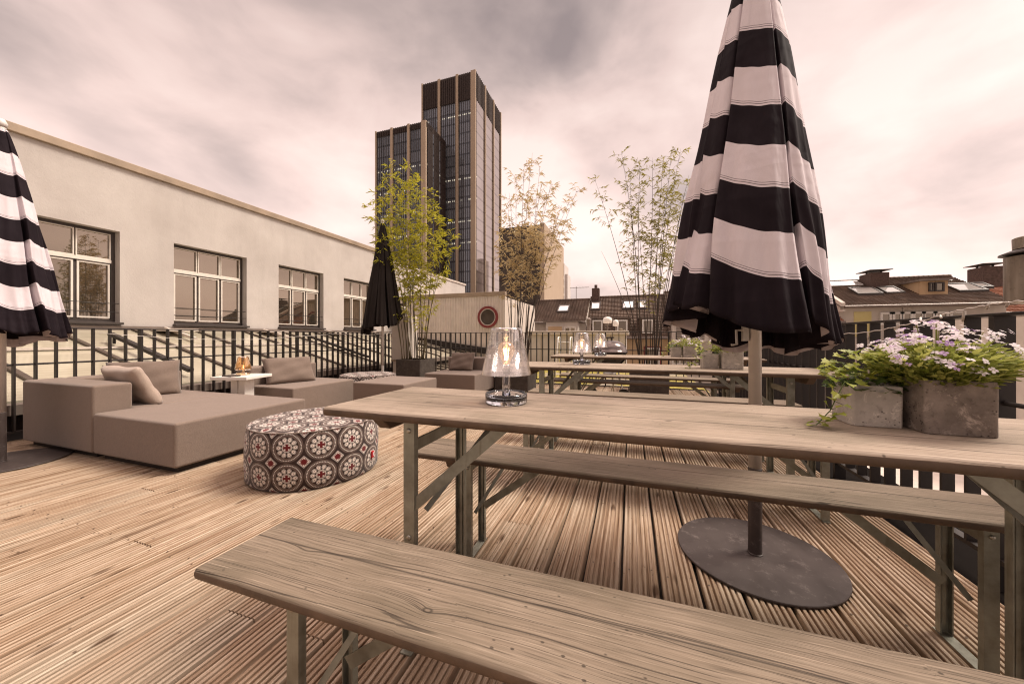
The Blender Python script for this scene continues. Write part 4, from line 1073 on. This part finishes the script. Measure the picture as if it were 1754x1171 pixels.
M['ochre']=plaster('ochre_render',(.50,.34,.20),(.60,.43,.27),b=.1); M['yellow']=plaster('yellow_render',(.62,.52,.22),(.70,.60,.30),b=.1)
M['skylight']=winglass('skylight_glass',(.60,.56,.52),.35,(1,1,1))
def tile_slope(mb,x0,x1,y0,z0,y1,z1,rows,lift=.055):
    """stepped rows of tiles from eave (y0,z0) to ridge (y1,z1)"""
    dy=(y1-y0)/rows; dz=(z1-z0)/rows
    for k in range(rows):
        ya,za=y0+dy*k,z0+dz*k; yb,zb_=ya+dy,za+dz; ya2=ya-dy*.12
        jx=.012*((k*7)%3-1)
        mb.hexa([(x0+jx,ya2,za-.02),(x1+jx,ya2,za-.02),(x1+jx,yb,zb_-.03),(x0+jx,yb,zb_-.03),(x0+jx,ya2,za+lift),(x1+jx,ya2,za+lift),(x1+jx,yb,zb_+.004),(x0+jx,yb,zb_+.004)])
def slope_z(y,y0,z0,y1,z1): return z0+(z1-z0)*(y-y0)/(y1-y0)
def roof_window(par,xc,w,ya,yb,S,m='skylight'):
    mb=MB(); z=lambda y: slope_z(y,*S); a,b=xc-w/2,xc+w/2
    def slab(x0,x1,p,q,l0,l1): mb.hexa([(x0,p,z(p)+l0),(x1,p,z(p)+l0),(x1,q,z(q)+l0),(x0,q,z(q)+l0),(x0,p,z(p)+l1),(x1,p,z(p)+l1),(x1,q,z(q)+l1),(x0,q,z(q)+l1)])
    k=.07; slab(a,a+k,ya,yb,.02,.15); slab(b-k,b,ya,yb,.02,.15); slab(a+k,b-k,ya,ya+k,.02,.15); slab(a+k,b-k,yb-k,yb,.02,.15)
    f=mb.build('skylight',M['frame_d'],par); mb=MB(); slab(a+k,b-k,ya+k,yb-k,.10,.12); mb.build('pane',M[m],f)
def chimney(par,x,y,zb,zt,wx=.6,wy_=.9,cap=True):
    mb=MB(); mb.box(x-wx/2,x+wx/2,y-wy_/2,y+wy_/2,zb,zt); c=mb.build('chimney',M['brick'],par,bevel=.02,seg=1)
    if cap: mb=MB(); mb.box(x-wx*.62,x+wx*.62,y-wy_*.6,y+wy_*.6,zt+.12,zt+.15); mb.bar((x-wx*.4,y,zt),(x-wx*.4,y,zt+.14),.06,.06); mb.bar((x+wx*.4,y,zt),(x+wx*.4,y,zt+.14),.06,.06); mb.build('chimney_cap',M['frame_d'],c)
def flat_window(par,x0,x1,z0,z1,y,cols=2,mat='frame_w',k=.07,rows=1):
    mb=MB(); a,b=y-.05,y+.02
    mb.box(x0,x0+k,a,b,z0,z1); mb.box(x1-k,x1,a,b,z0,z1); mb.box(x0+k,x1-k,a,b,z0,z0+k); mb.box(x0+k,x1-k,a,b,z1-k,z1)
    for c in range(1,cols): x=x0+(x1-x0)*c/cols; mb.box(x-k*.45,x+k*.45,a+.005,b,z0+k,z1-k)
    for c in range(1,rows): z=z0+(z1-z0)*c/rows; mb.box(x0+k,x1-k,a+.008,b,z-k*.3,z+k*.3)
    f=mb.build('window',M[mat],par); mb=MB(); mb.box(x0+k,x1-k,y-.02,y-.015,z0+k,z1-k); mb.build('pane',M['winglass'],f)
def house(label,loc,w,S,zbase,wallmat,tile,rows,depth_back=4.0,group='terraced houses with tiled roofs'):
    t=thing('tiled_house',label,'house',loc,group=group); y0,z0,y1,z1=S
    mb=MB(); mb.box(0,w,y0+.35,y1+depth_back,zbase,z0-.04); mb.prism([(y0+.36,z0-.039),(y1,z1-.08),(y1+depth_back,z0-.039)],'x',0,w); mb.build('wall',M[wallmat],t)
    mb=MB(); tile_slope(mb,-.02,w+.02,y0,z0,y1,z1,rows); 
    st=len(mb.v); mb.hexa([(-.02,y1+.001,z1-.03),(w+.02,y1+.001,z1-.03),(w+.02,y1+depth_back+.3,z0-.06),(-.02,y1+depth_back+.3,z0-.06),(-.02,y1+.001,z1+.03),(w+.02,y1+.001,z1+.03),(w+.02,y1+depth_back+.3,z0),(-.02,y1+depth_back+.3,z0)])
    mb.tube([(-.02,y1,z1+.02),(w+.02,y1,z1+.02)],.09,8); mb.build('roof',M[tile],t)
    mb=MB(); mb.tube([(-.02,y0-.08,z0-.06),(w+.02,y0-.08,z0-.06)],.07,8); mb.build('gutter',M['grey_metal'],t)
    return t
# --- middle group, left house (dark roof)
Yh=22.0
def xat(px,Y): return ray_point(px,500,Y).x
xa,xb_,xc=xat(905,Yh),xat(1003,Yh),xat(1146,Yh)
S1=(0,1.55,2.6,3.62)
t=house('house with the darkest tiled roof, left of the chimney with an aerial',(xa,Yh,0),xb_-xa-.02,(0,1.95,2.6,3.55),-14,'white_wall','tile_d',20)
roof_window(t,xat(965,Yh+1.3)-xa,.75,.95,1.75,(0,1.95,2.6,3.55))
mb=MB(); mb.box(1.35,3.3,-.75,1.2,.75,1.90); d=mb.build('dormer',M['white_wall'],t); mb=MB(); mb.box(1.2,3.5,-.85,1.3,1.902,1.98); mb.build('dormer_roof',M['grey_metal'],d)
mb=MB(); mb.box(1.5,2.35,-.79,-.751,.8,1.62); mb.build('shutter',M['ochre'],t)
flat_window(t,2.5,3.2,.9,1.6,-.76,2)
# --- middle group, mansard house
t=house('mansard house with two dormer windows and a small chimney',(xb_,Yh,0),xc-xb_,(0,.98,3.1,3.72),-14,'ochre','tile_m',28)
S=(0,.98,3.1,3.72)
for px,w in ((1020,.62),(1076,.72),(1100,.5)): roof_window(t,xat(px,Yh+2.2)-xb_,w,1.95,2.6,S)
for px in (1024,1066,1109):
    x=xat(px,Yh+.3)-xb_
    mb=MB(); mb.box(x-.42,x+.42,.12,1.3,1.10,2.10); d=mb.build('dormer',M['tile_d'],t); mb=MB(); mb.box(x-.50,x+.50,.02,1.45,2.102,2.17); mb.build('dormer_roof',M['grey_metal'],d)
    flat_window(t,x-.30,x+.30,1.2,2.02,.09,1,'white_lac',.08)
for px in (1040,1118):
    x=xat(px,Yh)-xb_; flat_window(t,x-.40,x+.40,-.85,.35,.33,3,'white_lac',.07,2)
    mb=MB(); mb.box(x-.48,x-.405,.27,.349,-.92,.42); mb.box(x+.405,x+.48,.27,.349,-.92,.42); mb.box(x-.404,x+.404,.27,.349,.352,.42); mb.build('window_surround',M['red'],t)
mb=MB(); mb.box(.1,xc-xb_-.1,.20,.349,-1.75,-1.5); mb.build('string_course',M['frame_d'],t)
chimney(t,.35,3.0,3.3,4.35,.5,.6,False)
mb=MB(); mb.tube([(.35,3,4.35),(.35,3,4.6)],.10,10); mb.build('chimney_pot',M['brick'],t)
t=thing('television_aerial','thin rooftop aerial left of the small chimney','aerial',(xat(987,25)-.0,25.0,3.55))
mb=MB(); mb.tube([(0,0,-.1),(0,0,1.0)],.022,6); mb.build('mast',M['grey_metal'],t)
mb=MB(); mb.tube([(-.45,0,.92),(.9,0,.92)],.014,6)
for k in range(6): mb.tube([(-.4+k*.22,-.2,.92),(-.4+k*.22,.2,.92)],.01,5)
mb.build('antenna_arm',M['grey_metal'],t)
# --- house behind the umbrella
xd=xat(1262,Yh)
t=house('pale house mostly hidden behind the striped umbrella',(xc+.02,Yh,0),xd-xc-.04,(0,1.35,3.1,3.9),-14,'white_wall','tile_m',26)
for px in (1165,1190): x=xat(px,Yh)-xc; flat_window(t,x-.4,x+.4,-.6,.6,.33,2,'white_lac')
mb=MB(); mb.box(.1,1.9,-.5,.8,.75,1.75); d=mb.build('dormer',M['white_wall'],t); mb=MB(); mb.box(0,2.0,-.6,.9,1.752,1.86); mb.build('dormer_roof',M['panel'],d); mb=MB(); 
for k in range(9): mb.box(.3,1.7,-.53,-.502,.85+k*.09,.90+k*.09)
mb.build('shutter',M['grey_metal'],t)
# --- right group
xe,xf,xg=xat(1262,21),xat(1446,21),xat(1556,21); xh=xat(1738,21)
t=house('narrow house with a lower tiled roof behind the umbrella edge',(xe,21,0),xf-xe-.02,(0,1.75,4.4,4.05),-14,'white_wall','tile_r',28)
t=house('long tiled house with a yellow strip of wall and white windows',(xf,21,0),xg-xf-.02,(0,2.48,3.2,4.02),-14,'white_wall','tile_m',22)
S=(0,2.48,3.2,4.02)
roof_window(t,xat(1490,22.2)-xf,1.0,1.1,2.0,S); roof_window(t,xat(1534,22.2)-xf,.7,1.15,1.95,S)
mb=MB(); mb.box(xat(1470,21)-xf,xat(1500,21)-xf,.30,.349,1.0,2.2); mb.build('yellow_panel',M['yellow'],t)
for px in (1527,1543): x=xat(px,21)-xf; flat_window(t,x-.27,x+.27,1.55,2.15,.29,1,'white_lac',.09)
mb=MB(); mb.box(-.09,.0,-.1,3.4,2.2,2.3); 
mb.hexa([(-.16,-.1,2.44),(.0,-.1,2.44),(.0,3.2,4.0),(-.16,3.2,4.0),(-.16,-.1,2.62),(.0,-.1,2.62),(.0,3.2,4.16),(-.16,3.2,4.16)]); mb.build('verge',M['white_wall'],t)
mb=MB()
for k in range(4):
    y=2.45+k*.16; z=slope_z(y,*S)+.075; mb.hexa([(.45,y,z),(1.95,y,z),(1.95,y+.10,z+.066),(.45,y+.10,z+.066),(.45,y,z+.02),(1.95,y,z+.02),(1.95,y+.10,z+.086),(.45,y+.10,z+.086)])
mb.build('ridge_patch',M['skylight'],t)
t=house('tiled house with an ochre dormer and two brick chimneys',(xg,21,0),xh-xg,(0,2.48,3.2,4.08),-14,'white_wall','tile_m',22)
S=(0,2.48,3.2,4.08)
chimney(t,.1,2.6,3.0,4.30,.75,1.0); chimney(t,xat(1692,23.6)-xg,2.75,3.4,4.38,.7,.9)
xm0,xm1=xat(1574,22)-xg,xat(1622,22)-xg
mb=MB(); mb.box(xm0,xm1,.95,2.7,2.75,3.62); d=mb.build('dormer',M['ochre'],t); mb=MB(); mb.box(xm0-.12,xm1+.12,.80,2.8,3.622,3.71); mb.build('dormer_roof',M['grey_metal'],d)
flat_window(t,xm0+.3,(xm0+xm1)/2-.02,3.12,3.55,.93,1,'frame_d',.06); flat_window(t,(xm0+xm1)/2+.02,xm1-.15,3.12,3.55,.93,1,'frame_d',.06)
roof_window(t,xat(1664,22.2)-xg,1.0,1.05,1.95,S); roof_window(t,xat(1694,22.3)-xg,.5,1.4,1.95,S)
for px in (1562,1580,1600,1620,1650): x=xat(px,21)-xg; flat_window(t,x-.27,x+.27,1.5,2.15,.29,1,'white_lac',.09)
for px in (1590,1650,1700):
    x=xat(px,21)-xg; flat_window(t,x-.5,x+.5,-.9,.6,.31,2,'white_lac',.08)
t=house('red tiled roof glimpsed beside the flue cowl',(xh+.05,24,0),6,(0,2.2,3.0,3.85),-14,'white_wall','tile_r',20)
# lower lean-to roof in front of the right houses
t=thing('lower_annex','low annex with a brown tiled roof seen between the railing blades','annex',(xg-1.0,17.5,0))
mb=MB(); tile_slope(mb,0,5.2,0,-.6,3.2,1.15,14); mb.build('roof',M['tile_m'],t); mb=MB(); mb.box(0.02,5.18,.2,3.2,-14,-.65); mb.build('wall',M['white_wall'],t)
# white block with balconies at the far right
t=thing('balcony_block','white apartment wall with balconies behind the steel flue','building',(10.2,13.0,0))
mb=MB(); mb.box(0,6,0,4,-14,1.55); mb.build('wall',M['white_wall'],t)
for z in (-3.9,-1.6,.35):
    mb=MB(); mb.box(.3,3.2,-.75,0-.001,z-.14,z); b=mb.build('balcony',M['panel'],t)
    mb=MB(); mb.box(.3,3.2,-.75,-.72,z+.55,z+.60)
    for k in range(25): mb.box(.3+k*.12,.32+k*.12,-.745,-.725,z,z+.549)
    mb.build('balcony_rail',M['iron'],b)
    flat_window(t,.7,1.7,z+.02,z+1.0,-.03,2,'frame_d',.06); flat_window(t,2.0,2.9,z+.1,z+1.0,-.03,1,'frame_w',.06)
# steel flue with cowl
M['flue']=None
def fluemat():
    t=NT('stained_galvanised_flue'); c=t.coord(); n=t.noise(t.coord(scale=(9,9,1.2)),1.0,5); f=t.noise(c,30,5,.7)
    col=t.ramp(n,[(.35,(.16,.12,.085)),(.62,(.42,.36,.29))]); col=t.mix(t.ramp(f,[(.55,0),(.75,.6)]),col,(.10,.07,.045))
    return t.pbr(col,.5,metal=.35)
M['flue']=fluemat()
p=ray_point(1786,500,3.2)
t=thing('flue_cowl','stained steel chimney flue with a capped cowl at the right edge','flue',(p.x,3.2,0))
mb=MB(); mb.lathe([(.060,-2.8),(.060,1.215),(.045,1.215),(.045,-2.8)],n=28,closed=True); mb.build('pipe',M['flue'],t)
mb=MB(); mb.lathe([(.061,1.21),(.145,1.225),(.148,1.235),(.148,1.52),(.14,1.52),(.14,1.24),(.061,1.225)],n=36,closed=True); mb.build('cowl',M['flue'],t)
mb=MB(); mb.lathe([(.03,1.525),(.170,1.535),(.168,1.542),(.118,1.565),(.03,1.57)],n=36,closed=True); mb.build('cap_plate',M['frame_d'],t)
mb=MB(); mb.lathe([(.001,1.5705),(.113,1.5705),(.115,1.64),(.108,1.645),(.001,1.645)],n=36); mb.build('cap',M['flue'],t)

# ================================================================== TOWERS
def towerglass(name,base,floor,lights=0.0,refl=.3,gl=(.75,.78,.85),nx=1.35):
    t=NT(name); c=t.coord(); sep=t.n('SeparateXYZ',{0:c}); z=sep.outputs[2]
    h=t.math('ADD',sep.outputs[0],sep.outputs[1])
    fz=t.math('FRACT',t.math('DIVIDE',z,floor)); line=t.math('LESS_THAN',fz,.16)
    ix=t.math('FLOOR',t.math('DIVIDE',h,nx)); iz=t.math('FLOOR',t.math('DIVIDE',z,floor))
    wn=t.n('TexWhiteNoise',{'Vector':t.n('CombineXYZ',{0:ix,1:iz,2:0.0}).outputs[0]},noise_dimensions='3D').outputs['Value']
    col=t.mix(t.ramp(wn,[(.2,0),(1,.65)]),base,tuple(k*2.3 for k in base)); col=t.mix(line,col,tuple(k*.45 for k in base))
    d=t.n('BsdfDiffuse',{'Color':col}); tint=t.mix(line,t.mix(wn,gl,tuple(k*.8 for k in gl)),tuple(k*.78 for k in gl))
    g=t.n('BsdfGlossy',{'Color':tint,'Roughness':.06})
    sh=t.n('MixShader',{0:refl,1:d,2:g})
    if lights:
        rowz=t.n('TexWhiteNoise',{0:iz},noise_dimensions='1D'); t.put(rowz.inputs['W'],iz)
        fh=t.math('FRACT',t.math('DIVIDE',h,.52)); 
        on=t.math('MULTIPLY',t.math('LESS_THAN',t.math('ABSOLUTE',t.math('SUBTRACT',fz,.80)),.055),t.math('LESS_THAN',t.math('ABSOLUTE',t.math('SUBTRACT',fh,.5)),.23))
        on=t.math('MULTIPLY',on,t.math('GREATER_THAN',rowz.outputs['Value'],1-lights)); on=t.math('MULTIPLY',on,t.math('GREATER_THAN',wn,.3))
        e=t.n('Emission',{'Color':(1,.88,.66),'Strength':t.math('MULTIPLY',on,.55)})
        sh=t.n('AddShader',{0:sh,1:e})
    return t.surf(sh)
M['tg_dark']=towerglass('dark_curtain_wall',(.17,.18,.205),3.4,.30,.2,(.75,.8,.9),.72)
M['tg_side']=towerglass('mirror_curtain_wall',(.16,.13,.12),3.4,0,.72,(.66,.61,.60),4.0)
M['pier']=plaster('pale_stone_pier',(.42,.32,.235),(.52,.41,.31),.05,.05)
M['louvre']=simple('bronze_louvre',(.045,.028,.022),.6,.2,var=.3)
M['mull']=simple('grey_bronze_mullion',(.075,.066,.064),.5)
def tower(label,x0,x1,y0,y1,ztop,zl,side='tg_side',nb=3,zbase=-16,pw=2.0,cut=None):
    t=thing('office_tower',label,'tower',(x0,y0,zbase),group='dark glass office towers'); w=x1-x0;d=y1-y0;H=ztop-zbase;hl=zl-zbase
    mb=MB(); mb.box(.6,w-.6,.6,d-.6,0,H-.3); mb.build('core',M['louvre'],t)
    ps=pw
    for ax,L in (('x',w),('y',d)):
        p=ps if ax=='x' else ps*.62
        for k in range(nb+1):
            # piers : corner piers flush with the corners, thinner ones between the bays
            c=L*k/nb; ww=p*.85 if k in(0,nb) else p*.42
            a=max(0,c-ww/2) if k else 0; b=min(L,c+ww/2) if k<nb else L
            if k==0: b=ww*(.25 if ax=='x' else .8)
            if k==nb: a=L-ww*(1.0 if ax=='x' else .5)
            mb=MB()
            if ax=='x': mb.box(a,b,-.25,.6,0,H+.1)
            else:
                if k==0 or side!='tg_side': continue
                mb.box(w-.599,w+.25,a,b,0,H+.1)
            mb.build('pier',M['pier'],t)
        for k in range(nb):
            a,b=L*k/nb,L*(k+1)/nb
            g=MB(); l=MB()
            if ax=='x':
                g.box(a,b,.3,.59,0,hl); l.box(a,b,.1,.59,hl,H-.1); n=9
                for q in range(1,n): x=a+(b-a)*q/n; l.box(x-.10,x+.10,-.12,.099,hl,H-.1)
            else:
                a=max(a,.61); g.box(w-.59,w-.15,a,b,0,hl); l.box(w-.59,w-.1,a,b,hl,H-.1); n=7
                for q in range(1,n): y=a+(b-a)*q/n; l.box(w-.099,w+.08,y-.09,y+.09,hl,H-.1)
            gb=g.build('glass_bay',M['tg_dark'] if ax=='x' else M[side],t)
            l.build('louvre_panel',M['louvre'],t)
            if ax=='x':
                f=MB(); n=9
                for q in range(1,n): x=a+(b-a)*q/n; f.box(x-.055,x+.055,.05,.299,0,hl)
                f.build('mullion',M['mull'],gb)
            elif side!='tg_side':
                f=MB(); n=8
                for q in range(1,n): y=a+(b-a)*q/n; f.box(w-.149,w+.06,y-.12,y+.12,0,hl)
                f.build('mullion',M['louvre'],gb)
    return t
tower('tallest dark glass tower with louvred crown and bright right face',-65.6,-46.0,100.5,123.0,84.6,76.0)
tower('shorter dark glass tower standing left of the tallest one',-74.2,-56.3,88.5,100.2,63.8,62.0,side='tg_dark',pw=1.9)
# square dark block right of the towers
t=thing('office_tower','squat dark office block with a beige stone flank behind the tan bamboo','tower',(0,0,-16))
q0=ray_point(856,385,90); q1=ray_point(925,385,90)
mb=MB(); mb.box(q0.x,q1.x,90,112,0,q1.z+16); mb.build('glass_body',simple('dark_office_facade',(.06,.042,.03),.4,var=.35,scale=.3),t)
mb=MB(); mb.box(q1.x+.001,q1.x+1.2,89.8,118,0,q1.z+16.4); mb.build('stone_flank',M['pier'],t)
mb=MB()
for k in range(14): z=q1.z+16-3.4*k; mb.box(q0.x-.05,q1.x-.1,89.75,89.99,z-.8,z)
mb.build('spandrel',M['louvre'],t)
# apartment slab
a=ray_point(955,452,140); b=ray_point(971,452,140)
t=thing('apartment_slab','thin far apartment tower with stacked balconies','building',(a.x,140,-16)); w=b.x-a.x; H=a.z+16
mb=MB(); mb.box(0,w*.72,0,10,0,H); mb.box(w*.72+.001,w,1.5,9,0,H-4); mb.box(-2.6,-.001,2,9,0,H+5); mb.build('wall',M['panel'],t)
for k in range(12):
    z=H-4.4-k*3.3; mb=MB(); mb.box(.5,w*.70,-1.2,-.001,z-2.0,z-1.0); mb.build('balcony',M['white_wall'],t); mb=MB(); mb.box(.6,w*.66,-.05,-.002,z-.98,z+.5); mb.build('window',M['frame_d'],t)

# ================================================================== SKY, SUN, CAMERA
sun_dir=V((.62,.30,.95)).normalized()      # towards the sun
el=math.asin(sun_dir.z); az=atan2(sun_dir.x,sun_dir.y)
LX,LY,LZ=0.4,0.9,0.2
w=bpy.data.worlds.new('World'); SC.world=w; w.use_nodes=True; nt=w.node_tree; nt.nodes.clear()
class WT(NT):
    def __init__(s,t): s.t=t; s.out=t.nodes.new('ShaderNodeOutputWorld')
t=WT(nt)
sky=t.n('TexSky',sky_type='NISHITA',sun_disc=False,sun_elevation=el,sun_rotation=az,air_density=1.2,dust_density=2.5)
skyc=t.mix(1.0,sky.outputs[0],(.09,.09,.09),'MULTIPLY')
tc=t.n('TexCoord'); d=tc.outputs['Generated']; sp=t.n('SeparateXYZ',{0:d}); z=t.math('MAXIMUM',sp.outputs[2],0.0)
den=t.math('ADD',z,.16)
uvw=t.n('CombineXYZ',{0:t.math('DIVIDE',sp.outputs[0],den),1:t.math('DIVIDE',sp.outputs[1],den),2:.7}).outputs[0]
n1=t.n('TexNoise',{'Vector':uvw,'Scale':.62,'Detail':6.0,'Roughness':.52,'Distortion':.35}).outputs['Fac']
n2=t.n('TexNoise',{'Vector':t.n('Mapping',{'Vector':uvw,'Location':(4.2,1.3,0),'Scale':(1,1.0,1)}).outputs[0],'Scale':1.7,'Detail':5.0,'Roughness':.55,'Distortion':.5}).outputs['Fac']
lump=t.n('TexNoise',{'Vector':t.n('Mapping',{'Vector':d,'Location':(LX,LY,LZ),'Scale':(1.0,1.0,1.7)}).outputs[0],'Scale':1.75,'Detail':6.0,'Roughness':.47,'Distortion':.3}).outputs['Fac']
lump2=t.n('TexNoise',{'Vector':t.n('Mapping',{'Vector':d,'Location':(2.2,5.3,1.0),'Scale':(1.0,1.0,1.8)}).outputs[0],'Scale':5.0,'Detail':5.0,'Roughness':.52,'Distortion':.5}).outputs['Fac']
cl=t.math('ADD',t.math('MULTIPLY',n1,.22),t.math('ADD',t.math('MULTIPLY',lump,.62),t.math('MULTIPLY',lump2,.16)))
cloud=t.ramp(cl,[(.36,(.31,.240,.222)),(.44,(.49,.378,.342)),(.51,(.70,.53,.475)),(.60,(.86,.68,.61))])
# cloud deck brightens overhead (overcast sky) above the height the photo shows, and towards the veiled sun
zen=t.ramp(z,[(.55,(1,1,1)),(.80,(ZEN,ZEN,ZEN)),(1.0,(ZEN,ZEN,ZEN))]) if False else None
zr_=t.n('MapRange',{0:z,1:.69,2:.88,3:1.0,4:3.9},interpolation_type='SMOOTHSTEP').outputs[0]
back=t.n('VectorMath',{0:d,1:tuple(V((.92,.22,.30)).normalized())},operation='DOT_PRODUCT').outputs['Value']
bk=t.n('MapRange',{0:back,1:.72,2:.98,3:1.0,4:1.35},interpolation_type='SMOOTHSTEP').outputs[0]
hor=t.n('MapRange',{0:z,1:.02,2:.66,3:.93,4:.57}).outputs[0]
south=t.n('MapRange',{0:sp.outputs[1],1:-.65,2:.0,3:.50,4:1.0},interpolation_type='SMOOTHSTEP').outputs[0]
gain=t.math('MULTIPLY',t.math('MULTIPLY',zr_,bk),t.math('MULTIPLY',hor,south))
cloud=t.n('VectorMath',{0:cloud,'Scale':gain},operation='SCALE').outputs[0]
tot=t.mix(.93,skyc,cloud)
bg=t.n('Background',{'Color':tot,'Strength':1.0}); t.put(t.out.inputs['Surface'],bg)
L=bpy.data.lights.new('sun','SUN'); L.energy=1.9; L.angle=R(20); L.color=(1,.90,.78)
so=bpy.data.objects.new('sun',L); COL.objects.link(so); so.rotation_euler=sun_dir.to_track_quat('Z','Y').to_euler(); so.location=(20,10,30)

cam=bpy.data.cameras.new('camera'); co=bpy.data.objects.new('camera',cam); COL.objects.link(co); SC.camera=co
co.location=(0,0,EYE); co.rotation_euler=(pi/2,0,TH); cam.sensor_width=36; cam.sensor_fit='HORIZONTAL'; cam.lens=36*FPX/1754; cam.shift_y=-9.0/1754
cam.clip_start=.02; cam.clip_end=3000
SC.view_settings.view_transform='Standard'; SC.view_settings.look='None'; SC.view_settings.exposure=1.0; SC.view_settings.gamma=1
SC.cycles.max_bounces=8; SC.cycles.transparent_max_bounces=16; SC.cycles.caustics_reflective=False; SC.cycles.caustics_refractive=False
SC.cycles.use_denoising=True; SC.cycles.filter_width=1.15
